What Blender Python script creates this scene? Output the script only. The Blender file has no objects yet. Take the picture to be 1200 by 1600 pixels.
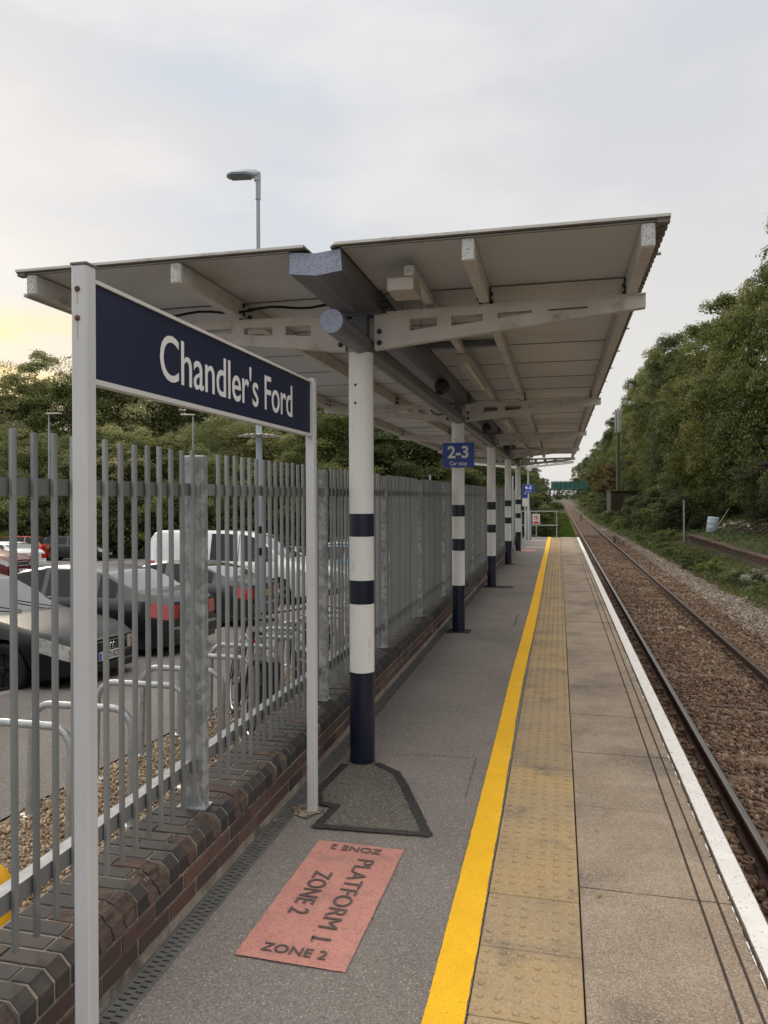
import bpy, math, random
import numpy as np
from mathutils import Vector, Matrix, noise
random.seed(7)
rng = np.random.default_rng(7)
R = math.radians
sc = bpy.context.scene
C = sc.collection

# ------------------------------------------------------------------ camera
F = 1150.0
YAW = math.atan(273 / F)
CAMZ = 1.78
cd = bpy.data.cameras.new("camera")
cam = bpy.data.objects.new("camera", cd)
C.objects.link(cam)
sc.camera = cam
cd.sensor_fit = 'VERTICAL'
cd.sensor_height = 36.0
cd.lens = F / 1600 * 36
cd.shift_y = -21.0 / 1600
cd.clip_start = 0.05
cd.clip_end = 3000
cam.location = (0, 0, CAMZ)
cam.matrix_world = (Matrix.Translation((0, 0, CAMZ)) @ Matrix.Rotation(YAW, 4, 'Z') @ Matrix.Rotation(R(90 - 0.16), 4, 'X')
                    @ Matrix.Rotation(-0.0035, 4, 'Z'))

# ------------------------------------------------------------------ sky and sun
SUN = Vector((-0.69, 0.70, 0.42)).normalized()
w = bpy.data.worlds.new("World")
sc.world = w
w.use_nodes = True
nt = w.node_tree
nt.nodes.clear()


def N(nt, typ, ins=None, **kw):
    n = nt.nodes.new(typ)
    for k, v in kw.items():
        setattr(n, k, v)
    for k, v in (ins or {}).items():
        s = n.inputs[k]
        if isinstance(v, bpy.types.NodeSocket):
            nt.links.new(v, s)
        else:
            s.default_value = v
    return n


def M_(nt, op, a, b=None, c=None, clamp=False):
    n = nt.nodes.new('ShaderNodeMath')
    n.operation = op
    n.use_clamp = clamp
    for i, v in enumerate((a, b, c)):
        if v is None:
            continue
        if isinstance(v, bpy.types.NodeSocket):
            nt.links.new(v, n.inputs[i])
        else:
            n.inputs[i].default_value = v
    return n.outputs[0]


def MIX(nt, f, a, b, mode='MIX'):
    n = nt.nodes.new('ShaderNodeMix')
    n.data_type = 'RGBA'
    n.blend_type = mode
    for i, v in ((0, f), (6, a), (7, b)):
        if isinstance(v, bpy.types.NodeSocket):
            nt.links.new(v, n.inputs[i])
        elif i == 0:
            n.inputs[i].default_value = v
        else:
            n.inputs[i].default_value = tuple(v)[:3] + (1,)
    return n.outputs[2]


def MR(nt, v, a, b, c=0.0, d=1.0, smooth=False):
    n = nt.nodes.new('ShaderNodeMapRange')
    if smooth:
        n.interpolation_type = 'SMOOTHSTEP'
    nt.links.new(v, n.inputs[0])
    for i, x in enumerate((a, b, c, d)):
        n.inputs[i + 1].default_value = x
    return n.outputs[0]


def VDOT(nt, v, vec):
    n = nt.nodes.new('ShaderNodeVectorMath')
    n.operation = 'DOT_PRODUCT'
    nt.links.new(v, n.inputs[0])
    n.inputs[1].default_value = vec
    return n.outputs['Value']


sky = N(nt, 'ShaderNodeTexSky', sky_type='NISHITA', sun_disc=False, sun_elevation=math.asin(SUN.z),
        sun_rotation=math.atan2(SUN.x, SUN.y) % (2 * math.pi), air_density=1.2, dust_density=2.5)
tc = N(nt, 'ShaderNodeTexCoord').outputs['Generated']
sep = N(nt, 'ShaderNodeSeparateXYZ', {0: tc})
z = sep.outputs[2]
mp = N(nt, 'ShaderNodeMapping', {'Vector': tc, 'Scale': (1.0, 1.0, 2.6), 'Location': (3.1, 0.4, 0.0)})
n1 = N(nt, 'ShaderNodeTexNoise', {'Vector': mp.outputs[0], 'Scale': 1.7, 'Detail': 6.0, 'Roughness': 0.5, 'Distortion': 0.15}).outputs[0]
n2 = N(nt, 'ShaderNodeTexNoise', {'Vector': mp.outputs[0], 'Scale': 3.2, 'Detail': 7.0, 'Roughness': 0.5, 'Distortion': 0.15}).outputs[0]
hf = MR(nt, z, 0.02, 0.62, 1.0, 0.0, True)
col = MIX(nt, hf, (0.640, 0.650, 0.690), (0.785, 0.755, 0.715))
blue = M_(nt, 'MULTIPLY', MR(nt, n1, 0.32, 0.58, 0, 1, True), M_(nt, 'ADD', 0.12, M_(nt, 'MULTIPLY', MR(nt, VDOT(nt, tc, (-0.78, 0.45, 0.43)), 0.66, 0.95, 0, 1, True), 0.95)))
col = MIX(nt, blue, col, (0.560, 0.645, 0.745))
bright = M_(nt, 'MULTIPLY', MR(nt, n2, 0.40, 0.70, 0, 1, True), 0.55)
col = MIX(nt, bright, col, (0.88, 0.85, 0.825))
sd = Vector((-0.72, 0.68, 0.17)).normalized()
dt = VDOT(nt, tc, sd)
glow = MR(nt, dt, 0.915, 1.0, 0, 1, True)
low = MR(nt, z, 0.10, 0.27, 1.0, 0.0, True)
gl = M_(nt, 'MULTIPLY', glow, low)
col = MIX(nt, M_(nt, 'MULTIPLY', gl, 0.85), col, (1.06, 0.90, 0.74))
mp2 = N(nt, 'ShaderNodeMapping', {'Vector': tc, 'Scale': (1.2, 1.2, 9.0)})
n3 = N(nt, 'ShaderNodeTexNoise', {'Vector': mp2.outputs[0], 'Scale': 2.2, 'Detail': 5.0, 'Roughness': 0.55}).outputs[0]
band = M_(nt, 'MULTIPLY', M_(nt, 'MULTIPLY', glow, MR(nt, M_(nt, 'ABSOLUTE', M_(nt, 'SUBTRACT', z, 0.165)), 0.085, 0.015, 0, 1, True)), MR(nt, n3, 0.34, 0.50, 0.25, 1, True))
col = MIX(nt, band, col, (1.08, 0.83, 0.42))
colx = N(nt, 'ShaderNodeVectorMath', {0: col, 'Scale': 7.45}, operation='SCALE').outputs[0]
colx = MIX(nt, MR(nt, z, 0.50, 1.0, 0, 1, True), colx, (15.6, 14.9, 14.0))
fin = MIX(nt, 0.975, sky.outputs[0], colx)
bg = N(nt, 'ShaderNodeBackground', {'Color': fin, 'Strength': 0.1})
out = N(nt, 'ShaderNodeOutputWorld')
nt.links.new(bg.outputs[0], out.inputs[0])

sl = bpy.data.lights.new("sun", 'SUN')
sl.energy = 0.9
sl.angle = R(18)
sl.color = (1.0, 0.86, 0.68)
so = bpy.data.objects.new("sun", sl)
C.objects.link(so)
so.rotation_euler = SUN.to_track_quat('Z', 'Y').to_euler()
so.location = (-20, 20, 20)

sc.view_settings.view_transform = 'Standard'
sc.view_settings.look = 'None'
sc.view_settings.gamma = 1
sc.view_settings.exposure = 0.50
sc.view_settings.use_curve_mapping = False
sc.cycles.max_bounces = 6
sc.cycles.diffuse_bounces = 3
sc.cycles.glossy_bounces = 3
sc.cycles.transmission_bounces = 3
sc.cycles.transparent_max_bounces = 6

# ------------------------------------------------------------------ materials
MATS = {}


def mat(name, c1, c2=None, rough=0.6, metal=0.0, scale=3.0, detail=5.0, bump=0.0, bscale=40.0, bdist=0.01, speck=None,
        c3=None, s3=0.8, t3=(0.5, 0.7), rnd=None, coords='pos', spec=0.5, coat=0.0, lo=0.35, hi=0.65, stretch=(1, 1, 1), rough2=None):
    """procedural: c1/c2 mixed by noise; c3 = stain colour by a broad noise; speck=(scale, colour, amount);
    rnd = [(pos, colour)...] ramp driven by the object's random number"""
    m = bpy.data.materials.new(name)
    m.use_nodes = True
    nt = m.node_tree
    b = nt.nodes['Principled BSDF']
    if coords == 'pos':
        v = N(nt, 'ShaderNodeNewGeometry').outputs['Position']
    else:
        v = N(nt, 'ShaderNodeTexCoord').outputs['Object']
    if stretch != (1, 1, 1):
        v = N(nt, 'ShaderNodeMapping', {'Vector': v, 'Scale': stretch}).outputs[0]
    nz = N(nt, 'ShaderNodeTexNoise', {'Vector': v, 'Scale': scale, 'Detail': detail, 'Roughness': 0.6}).outputs[0]
    f = MR(nt, nz, lo, hi, 0, 1)
    if rnd:
        oi = N(nt, 'ShaderNodeObjectInfo').outputs['Random']
        cr = N(nt, 'ShaderNodeValToRGB', {0: oi})
        el = cr.color_ramp.elements
        while len(el) > 1:
            el.remove(el[0])
        el[0].position, el[0].color = rnd[0][0], tuple(rnd[0][1]) + (1,)
        for p, cc in rnd[1:]:
            e = el.new(p)
            e.color = tuple(cc) + (1,)
        base = cr.outputs[0]
        col = MIX(nt, f, base, c2 if c2 else c1) if c2 else base
        if c2:
            col = MIX(nt, M_(nt, 'MULTIPLY', f, 0.45), base, c2)
    else:
        col = MIX(nt, f, c1, c2 if c2 else c1)
    if c3:
        n3 = N(nt, 'ShaderNodeTexNoise', {'Vector': v, 'Scale': s3, 'Detail': 7.0, 'Roughness': 0.65}).outputs[0]
        col = MIX(nt, MR(nt, n3, t3[0], t3[1], 0, 1, True), col, c3)
    for sp in (speck or []):
        vo = N(nt, 'ShaderNodeTexVoronoi', {'Vector': v, 'Scale': sp[0], 'Randomness': 1.0})
        rv = N(nt, 'ShaderNodeSeparateColor', {0: vo.outputs['Color']}).outputs[0]
        col = MIX(nt, MR(nt, rv, 1 - sp[2], 1 - sp[2] + 0.03, 0, sp[3] if len(sp) > 3 else 1), col, sp[1])
    nt.links.new(col, b.inputs['Base Color'])
    b.inputs['Roughness'].default_value = rough
    if rough2 is not None:
        nt.links.new(MR(nt, nz, lo, hi, rough, rough2), b.inputs['Roughness'])
    b.inputs['Metallic'].default_value = metal
    b.inputs['Specular IOR Level'].default_value = spec
    if coat:
        b.inputs['Coat Weight'].default_value = coat
        b.inputs['Coat Roughness'].default_value = 0.04
    if bump:
        bn = N(nt, 'ShaderNodeTexNoise', {'Vector': v, 'Scale': bscale, 'Detail': 4.0, 'Roughness': 0.65}).outputs[0]
        bp = N(nt, 'ShaderNodeBump', {'Height': bn, 'Strength': bump, 'Distance': bdist})
        nt.links.new(bp.outputs[0], b.inputs['Normal'])
    MATS[name] = m
    return m


def leafmat(name, ramp, trans=0.35, rough=0.6, objvar=0.35):
    m = bpy.data.materials.new(name)
    m.use_nodes = True
    nt = m.node_tree
    nt.nodes.clear()
    at = N(nt, 'ShaderNodeAttribute', attribute_name='shade').outputs['Fac']
    oi = N(nt, 'ShaderNodeObjectInfo').outputs['Random']
    pos = N(nt, 'ShaderNodeNewGeometry').outputs['Position']
    nz = N(nt, 'ShaderNodeTexNoise', {'Vector': pos, 'Scale': 0.35, 'Detail': 4.0}).outputs[0]
    f = M_(nt, 'ADD', M_(nt, 'MULTIPLY', at, 0.5), M_(nt, 'MULTIPLY', MR(nt, nz, 0.3, 0.7, 0, 1), 0.5 - objvar * 0.5))
    f = M_(nt, 'ADD', f, M_(nt, 'MULTIPLY', oi, objvar * 0.9), clamp=True)
    cr = N(nt, 'ShaderNodeValToRGB', {0: f})
    el = cr.color_ramp.elements
    el[0].position, el[0].color = ramp[0][0], tuple(ramp[0][1]) + (1,)
    el[1].position, el[1].color = ramp[-1][0], tuple(ramp[-1][1]) + (1,)
    for p, cc in ramp[1:-1]:
        e = el.new(p)
        e.color = tuple(cc) + (1,)
    d = N(nt, 'ShaderNodeBsdfPrincipled', {'Base Color': cr.outputs[0], 'Roughness': rough, 'Specular IOR Level': 0.35})
    t = N(nt, 'ShaderNodeBsdfTranslucent', {'Color': MIX(nt, 0.5, cr.outputs[0], (0.16, 0.20, 0.03))})
    mx = N(nt, 'ShaderNodeMixShader', {0: trans, 1: d.outputs[0], 2: t.outputs[0]})
    o = N(nt, 'ShaderNodeOutputMaterial')
    nt.links.new(mx.outputs[0], o.inputs[0])
    MATS[name] = m
    return m


def stonemat(name, ramp, rough=0.85):
    m = bpy.data.materials.new(name)
    m.use_nodes = True
    nt = m.node_tree
    b = nt.nodes['Principled BSDF']
    at = N(nt, 'ShaderNodeAttribute', attribute_name='shade').outputs['Fac']
    pos = N(nt, 'ShaderNodeNewGeometry').outputs['Position']
    nz = N(nt, 'ShaderNodeTexNoise', {'Vector': pos, 'Scale': 1.3, 'Detail': 6.0}).outputs[0]
    f = M_(nt, 'ADD', M_(nt, 'MULTIPLY', at, 0.75), M_(nt, 'MULTIPLY', MR(nt, nz, 0.3, 0.7), 0.3), clamp=True)
    cr = N(nt, 'ShaderNodeValToRGB', {0: f})
    el = cr.color_ramp.elements
    el[0].position, el[0].color = ramp[0][0], tuple(ramp[0][1]) + (1,)
    el[1].position, el[1].color = ramp[-1][0], tuple(ramp[-1][1]) + (1,)
    for p, cc in ramp[1:-1]:
        e = el.new(p)
        e.color = tuple(cc) + (1,)
    nt.links.new(cr.outputs[0], b.inputs['Base Color'])
    b.inputs['Roughness'].default_value = rough
    MATS[name] = m
    return m


def paint(name, c, rough=0.35, metal=0.0, coat=0.6):
    return mat(name, c, tuple(x * 0.85 for x in c), rough=rough, metal=metal, scale=2.0, coat=coat)


asphalt = mat('asphalt', (0.185, 0.162, 0.146), (0.238, 0.212, 0.192), rough=0.9, scale=1.2, bump=0.7, bscale=170, bdist=0.006,
              speck=[(210, (0.34, 0.31, 0.285), 0.30, 0.6), (240, (0.075, 0.068, 0.06), 0.30, 0.55), (150, (0.46, 0.43, 0.39), 0.035, 0.8)],
              c3=(0.128, 0.110, 0.098), s3=0.5, t3=(0.48, 0.76))
asphalt_patch = mat('asphalt_patch', (0.105, 0.096, 0.082), (0.135, 0.122, 0.104), rough=0.9, scale=1.6, bump=0.7, bscale=150, bdist=0.006,
                    speck=[(140, (0.24, 0.22, 0.19), 0.28, 0.7), (170, (0.04, 0.037, 0.033), 0.3, 0.7)])
carpark_tar = mat('carpark_tar', (0.175, 0.160, 0.150), (0.225, 0.207, 0.194), rough=0.92, scale=0.7, bump=0.5, bscale=110, bdist=0.006,
                  speck=[(120, (0.28, 0.26, 0.24), 0.3, 0.6), (150, (0.08, 0.075, 0.07), 0.3, 0.6)], c3=(0.12, 0.11, 0.105), s3=0.25, t3=(0.5, 0.75))
bitumen = mat('bitumen', (0.018, 0.017, 0.017), (0.035, 0.032, 0.03), rough=0.75, scale=25, bump=0.5, bscale=60, speck=[(160, (0.09, 0.085, 0.08), 0.12, 0.6)])
tactile = mat('tactile_concrete', (0.37, 0.262, 0.145), (0.36, 0.275, 0.175), rnd=[(0, (0.37, 0.255, 0.130)), (0.25, (0.49, 0.335, 0.150)), (0.5, (0.40, 0.290, 0.165)), (0.75, (0.46, 0.32, 0.155)), (1, (0.35, 0.260, 0.155))], rough=0.88, scale=5, bump=0.35, bscale=160, bdist=0.004,
              speck=[(210, (0.25, 0.19, 0.12), 0.25, 0.5), (160, (0.47, 0.41, 0.31), 0.12, 0.6)], c3=(0.17, 0.145, 0.115), s3=3.2, t3=(0.46, 0.78))
slab = mat('slab_concrete', (0.29, 0.218, 0.152), (0.40, 0.315, 0.230), rough=0.9, scale=2.4, bump=0.6, bscale=190, bdist=0.004,
           speck=[(200, (0.48, 0.42, 0.34), 0.26, 0.6), (220, (0.14, 0.11, 0.085), 0.28, 0.6)], c3=(0.150, 0.122, 0.098), s3=1.1, t3=(0.46, 0.70))
joint = mat('joint_dirt', (0.035, 0.030, 0.026), (0.06, 0.052, 0.042), rough=0.95, scale=20)
yellow = mat('yellow_paint', (0.86, 0.46, 0.003), (0.93, 0.52, 0.005), rough=0.7, scale=6, bump=0.5, bscale=160, bdist=0.004,
             speck=[(260, (0.30, 0.22, 0.08), 0.05, 0.7)], c3=(0.60, 0.34, 0.05), s3=3.0, t3=(0.60, 0.82))
white_line = mat('white_paint', (0.76, 0.74, 0.71), (0.84, 0.82, 0.79), rough=0.75, scale=8, bump=0.5, bscale=150, bdist=0.004,
                 speck=[(130, (0.36, 0.33, 0.29), 0.045, 0.75)], c3=(0.50, 0.47, 0.43), s3=9, t3=(0.62, 0.72))
pink = mat('pink_paint', (0.50, 0.225, 0.185), (0.56, 0.26, 0.215), rough=0.85, scale=7, bump=0.6, bscale=170, bdist=0.005,
           speck=[(190, (0.26, 0.14, 0.12), 0.14, 0.7)], c3=(0.36, 0.19, 0.165), s3=5, t3=(0.50, 0.72))
letter_dark = mat('letter_dark', (0.085, 0.072, 0.070), (0.12, 0.10, 0.095), rough=0.85, scale=30, bump=0.5, bscale=170)
letter_white = mat('letter_white', (0.80, 0.80, 0.79), rough=0.4)
navy = mat('navy_enamel', (0.007, 0.012, 0.042), (0.009, 0.015, 0.050), rough=0.42, scale=1.5, spec=0.30)
signblue = mat('sign_blue', (0.020, 0.055, 0.30), (0.028, 0.075, 0.36), rough=0.35, scale=4)
post_paint = mat('post_paint', (0.55, 0.56, 0.57), (0.62, 0.63, 0.64), rough=0.42, scale=1.4, bump=0.05, bscale=12, spec=0.5,
                 c3=(0.42, 0.42, 0.41), s3=2.0, t3=(0.6, 0.85))
frame_white = mat('frame_white', (0.62, 0.61, 0.59), (0.68, 0.67, 0.65), rough=0.4)
rust = mat('rusty_bolt', (0.10, 0.045, 0.035), (0.16, 0.075, 0.05), rough=0.8, scale=60)
rust_run = mat('rust_run', (0.42, 0.33, 0.24), (0.50, 0.42, 0.33), rough=0.6, scale=50)
col_white = mat('column_white', (0.78, 0.79, 0.765), (0.84, 0.85, 0.83), rough=0.33, scale=1.2, spec=0.5, speck=[(26, (0.30, 0.28, 0.24), 0.010, 0.8)], stretch=(2.2, 2.2, 0.5),
                c3=(0.64, 0.61, 0.53), s3=2.5, t3=(0.58, 0.82))
col_navy = mat('column_navy', (0.006, 0.009, 0.026), (0.009, 0.013, 0.034), rough=0.3, scale=3, speck=[(35, (0.18, 0.19, 0.22), 0.006, 0.8)])
galv = mat('galvanised', (0.250, 0.265, 0.268), (0.41, 0.425, 0.428), rough=0.50, metal=0.15, scale=17, detail=2, lo=0.42, hi=0.56,
           speck=[(38, (0.32, 0.335, 0.335), 0.3, 0.6), (30, (0.17, 0.18, 0.18), 0.25, 0.5)])
galv_light = mat('galvanised_light', (0.27, 0.285, 0.30), (0.35, 0.365, 0.38), rough=0.6, metal=0.0, scale=18, detail=3, speck=[(40, (0.42, 0.44, 0.45), 0.25, 0.5)])
pale_m = mat('pale_steel', (0.150, 0.158, 0.157), (0.205, 0.213, 0.212), rough=0.5, metal=0.3, scale=9, stretch=(1, 1, 0.35),
             rnd=[(0.0, (0.185, 0.197, 0.198)), (0.5, (0.240, 0.253, 0.254)), (1.0, (0.305, 0.320, 0.320))], speck=[(60, (0.26, 0.27, 0.27), 0.06, 0.6)])
hoop_m = mat('hoop_steel', (0.34, 0.36, 0.37), (0.46, 0.48, 0.49), rough=0.38, metal=0.5, scale=16, detail=3)
brick_m = mat('wall_brick', (0.1, 0.05, 0.04), (0.055, 0.042, 0.042), rough=0.85, scale=14, bump=0.5, bscale=60, bdist=0.006,
              rnd=[(0, (0.070, 0.044, 0.038)), (0.3, (0.120, 0.064, 0.050)), (0.55, (0.038, 0.031, 0.031)), (0.8, (0.165, 0.085, 0.062)), (1, (0.10, 0.072, 0.058))],
              c3=(0.22, 0.19, 0.165), s3=9, t3=(0.64, 0.8))
cop_m = mat('engineering_brick', (0.04, 0.04, 0.042), (0.030, 0.030, 0.032), rough=0.72, scale=10, bump=0.3, bscale=80, bdist=0.003,
            rnd=[(0, (0.033, 0.034, 0.039)), (0.4, (0.052, 0.049, 0.048)), (0.75, (0.074, 0.060, 0.050)), (1, (0.042, 0.042, 0.045))],
            c3=(0.105, 0.088, 0.072), s3=6, t3=(0.56, 0.8), spec=0.3)
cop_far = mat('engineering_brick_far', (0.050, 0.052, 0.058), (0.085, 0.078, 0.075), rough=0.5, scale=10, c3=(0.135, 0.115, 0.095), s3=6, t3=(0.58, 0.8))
spall_m = mat('spalled_brick', (0.12, 0.080, 0.062), (0.070, 0.050, 0.044), rough=0.95, scale=22, bump=1.0, bscale=45, bdist=0.015)
mortar = mat('mortar', (0.36, 0.31, 0.245), (0.20, 0.172, 0.14), rough=0.95, scale=9, bump=0.6, bscale=90, c3=(0.07, 0.06, 0.05), s3=4, t3=(0.5, 0.7))
grate_m = mat('cast_iron', (0.105, 0.106, 0.100), (0.15, 0.149, 0.140), rough=0.65, scale=12, bump=0.3, bscale=90, c3=(0.11, 0.10, 0.085), s3=5, t3=(0.5, 0.75))
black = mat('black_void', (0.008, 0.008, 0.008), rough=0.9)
roof_under = mat('roof_soffit', (0.55, 0.575, 0.60), (0.61, 0.635, 0.66), rough=0.36, scale=1.1, metal=0.15, spec=0.5, c3=(0.42, 0.405, 0.38), s3=1.3, t3=(0.5, 0.8), rough2=0.5)
roof_top = mat('roof_top', (0.16, 0.14, 0.11), (0.22, 0.20, 0.16), rough=0.8, scale=5)
canopy_steel = mat('canopy_steel', (0.66, 0.65, 0.62), (0.55, 0.54, 0.51), rough=0.5, scale=4, c3=(0.24, 0.21, 0.175), s3=4.5, t3=(0.54, 0.76), bump=0.1, bscale=30)
steel_end = mat('steel_end', (0.60, 0.61, 0.60), (0.52, 0.53, 0.52), rough=0.6, scale=30, speck=[(260, (0.12, 0.12, 0.10), 0.20, 0.85)], c3=(0.40, 0.41, 0.40), s3=12, t3=(0.5, 0.7))
gutter_m = mat('gutter_paint', (0.115, 0.125, 0.150), (0.145, 0.155, 0.180), rough=0.38, scale=2, c3=(0.09, 0.095, 0.11), s3=2, t3=(0.5, 0.8))
gutter_end = mat('gutter_end', (0.26, 0.30, 0.40), (0.30, 0.34, 0.44), rough=0.5, scale=3, speck=[(240, (0.07, 0.075, 0.08), 0.14, 0.8)])
light_body = mat('light_fitting', (0.52, 0.49, 0.44), (0.46, 0.43, 0.39), rough=0.35, scale=3)
dark_metal = mat('dark_metal', (0.03, 0.03, 0.032), (0.05, 0.05, 0.052), rough=0.5, scale=10)
lamp_paint = mat('lamp_paint', (0.30, 0.36, 0.40), (0.35, 0.41, 0.45), rough=0.4, scale=2)
lamp_glass = mat('lamp_glass', (0.14, 0.145, 0.15), rough=0.2)
rail_side = mat('rail_rust', (0.060, 0.033, 0.024), (0.095, 0.052, 0.036), rough=0.75, scale=20, bump=0.3, bscale=70)
rail_head = mat('rail_polished', (0.22, 0.205, 0.19), (0.33, 0.31, 0.29), rough=0.30, metal=1.0, scale=6, stretch=(40, 1, 1))
sleeper_m = mat('sleeper_concrete', (0.15, 0.098, 0.064), (0.20, 0.14, 0.095), rough=0.9, scale=9, bump=0.5, bscale=60, c3=(0.08, 0.05, 0.036), s3=4, t3=(0.5, 0.7))
ballast_bed = mat('ballast_bed', (0.085, 0.060, 0.045), (0.155, 0.115, 0.085), rough=0.95, scale=24, detail=6, bump=1.0, bscale=26, bdist=0.04,
                  speck=[(22, (0.06, 0.042, 0.032), 0.3, 0.8), (26, (0.26, 0.21, 0.165), 0.2, 0.7)])
ballast_m = stonemat('ballast_stone', [(0, (0.044, 0.026, 0.018)), (0.3, (0.098, 0.054, 0.032)), (0.55, (0.170, 0.100, 0.058)), (0.8, (0.235, 0.160, 0.102)), (0.94, (0.30, 0.24, 0.18)), (1.0, (0.60, 0.53, 0.45))])
ballast_grey = stonemat('ballast_grey', [(0, (0.085, 0.060, 0.046)), (0.4, (0.17, 0.130, 0.102)), (0.7, (0.25, 0.200, 0.162)), (1.0, (0.44, 0.39, 0.33))])
gravel_m = stonemat('shingle_stone', [(0, (0.19, 0.13, 0.08)), (0.4, (0.36, 0.27, 0.175)), (0.7, (0.50, 0.39, 0.26)), (1.0, (0.70, 0.61, 0.48))])
gravel_bed = mat('shingle_bed', (0.20, 0.155, 0.11), (0.36, 0.29, 0.21), rough=0.95, scale=60, bump=1.0, bscale=70, bdist=0.02,
                 speck=[(55, (0.45, 0.38, 0.29), 0.3, 0.8), (60, (0.10, 0.075, 0.055), 0.25, 0.8)])
soil = mat('soil', (0.045, 0.042, 0.022), (0.075, 0.075, 0.032), rough=0.95, scale=1.2, bump=1.0, bscale=9, bdist=0.1, c3=(0.085, 0.07, 0.045), s3=0.6)
kerb_m = mat('kerb_concrete', (0.30, 0.285, 0.26), (0.38, 0.36, 0.33), rough=0.9, scale=6, c3=(0.14, 0.13, 0.115), s3=3)
screen_m = mat('screen_glass', (0.020, 0.026, 0.026), (0.028, 0.034, 0.034), rough=0.04, spec=1.0, coat=1.0)
tyre_m = mat('tyre_rubber', (0.012, 0.012, 0.012), (0.02, 0.02, 0.02), rough=0.8)
alloy = mat('alloy_rim', (0.42, 0.43, 0.44), (0.5, 0.5, 0.51), rough=0.3, metal=0.8)
alloy_dark = mat('alloy_dark', (0.05, 0.05, 0.055), rough=0.35, metal=0.6)
glass_m = mat('car_glass', (0.012, 0.018, 0.018), (0.018, 0.026, 0.026), rough=0.03, spec=0.5)
trim_black = mat('black_trim', (0.012, 0.012, 0.013), (0.02, 0.02, 0.02), rough=0.45)
chrome = mat('chrome', (0.7, 0.7, 0.7), rough=0.12, metal=1.0)
headlamp = mat('headlamp_lens', (0.55, 0.56, 0.55), (0.30, 0.31, 0.31), rough=0.08, coat=1.0, scale=18)
indicator = mat('indicator_lens', (0.55, 0.22, 0.05), rough=0.1, coat=1.0)
taillamp = mat('tail_lens', (0.55, 0.010, 0.018), (0.35, 0.006, 0.010), rough=0.08, coat=1.0, scale=22)
plate_w = mat('plate_white', (0.72, 0.72, 0.70), rough=0.4)
plate_y = mat('plate_yellow', (0.80, 0.50, 0.02), rough=0.4)
plate_blue = mat('plate_blue', (0.02, 0.12, 0.55), rough=0.4)
yellow_plastic = mat('yellow_plastic', (0.80, 0.42, 0.01), (0.85, 0.47, 0.015), rough=0.4, scale=3)
teal = mat('bridge_green', (0.034, 0.115, 0.095), (0.048, 0.145, 0.120), rough=0.6, scale=2)
teal_dark = mat('bridge_dark', (0.012, 0.045, 0.040), rough=0.7)
olive = mat('olive_paint', (0.034, 0.032, 0.016), (0.046, 0.042, 0.022), rough=0.7, scale=3)
mast_m = mat('mast_paint', (0.075, 0.075, 0.042), (0.10, 0.10, 0.06), rough=0.7, scale=3)
grey_post = mat('grey_post', (0.24, 0.26, 0.25), (0.32, 0.34, 0.33), rough=0.6, scale=5)
cabinet_m = mat('cabinet_grey', (0.25, 0.30, 0.34), (0.29, 0.34, 0.38), rough=0.5, scale=3)
barrel_m = mat('barrel_plastic', (0.42, 0.52, 0.58), (0.50, 0.60, 0.66), rough=0.4, scale=4)
oldbrick = mat('old_platform_brick', (0.115, 0.060, 0.045), (0.070, 0.045, 0.036), rough=0.9, scale=6, c3=(0.05, 0.045, 0.03), s3=1.4, bump=0.5, bscale=30,
               rnd=[(0, (0.12, 0.062, 0.045)), (0.5, (0.085, 0.05, 0.04)), (1, (0.15, 0.08, 0.06))])
wood_m = mat('broken_wood', (0.30, 0.25, 0.19), (0.42, 0.37, 0.30), rough=0.8, scale=12, stretch=(1, 1, 6))
bark = mat('bark', (0.060, 0.047, 0.034), (0.10, 0.08, 0.058), rough=0.95, scale=7, bump=0.8, bscale=22, bdist=0.03, coords='obj', stretch=(1, 1, 0.3))
blue_fence = mat('blue_fence', (0.012, 0.055, 0.16), (0.018, 0.07, 0.19), rough=0.6)
debris = mat('grey_debris', (0.35, 0.35, 0.34), (0.5, 0.5, 0.48), rough=0.8, scale=8)
red_print = mat('red_print', (0.55, 0.03, 0.03), rough=0.5)
leaf_green = leafmat('leaf_green', [(0.0, (0.046, 0.065, 0.023)), (0.35, (0.094, 0.122, 0.038)), (0.65, (0.160, 0.184, 0.054)), (1.0, (0.310, 0.295, 0.101))])
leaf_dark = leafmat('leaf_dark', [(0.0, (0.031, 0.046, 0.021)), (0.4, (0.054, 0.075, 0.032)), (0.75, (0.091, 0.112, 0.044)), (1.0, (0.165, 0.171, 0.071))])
leaf_olive = leafmat('leaf_olive', [(0.0, (0.108, 0.117, 0.058)), (0.4, (0.212, 0.230, 0.097)), (0.7, (0.345, 0.348, 0.152)), (1.0, (0.580, 0.515, 0.269))])
leaf_red = leafmat('leaf_red', [(0.0, (0.065, 0.031, 0.019)), (0.5, (0.137, 0.058, 0.034)), (1.0, (0.208, 0.130, 0.052))])
leaf_purple = leafmat('leaf_purple', [(0.0, (0.022, 0.011, 0.018)), (0.5, (0.046, 0.020, 0.031)), (1.0, (0.077, 0.044, 0.044))])
leaf_white = leafmat('leaf_white', [(0.0, (0.05, 0.07, 0.025)), (0.5, (0.12, 0.14, 0.07)), (1.0, (0.55, 0.54, 0.42))])
leaf_ground = leafmat('leaf_ground', [(0.0, (0.037, 0.055, 0.023)), (0.4, (0.080, 0.104, 0.041)), (0.75, (0.144, 0.159, 0.066)), (1.0, (0.296, 0.258, 0.142))], objvar=0)
grass_m = leafmat('grass_blade', [(0.0, (0.052, 0.098, 0.014)), (0.5, (0.098, 0.172, 0.023)), (1.0, (0.184, 0.230, 0.052))], objvar=0)
grass_dry = leafmat('grass_dry', [(0.0, (0.072, 0.091, 0.026)), (0.5, (0.143, 0.156, 0.046)), (1.0, (0.325, 0.273, 0.117))], objvar=0)
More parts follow.
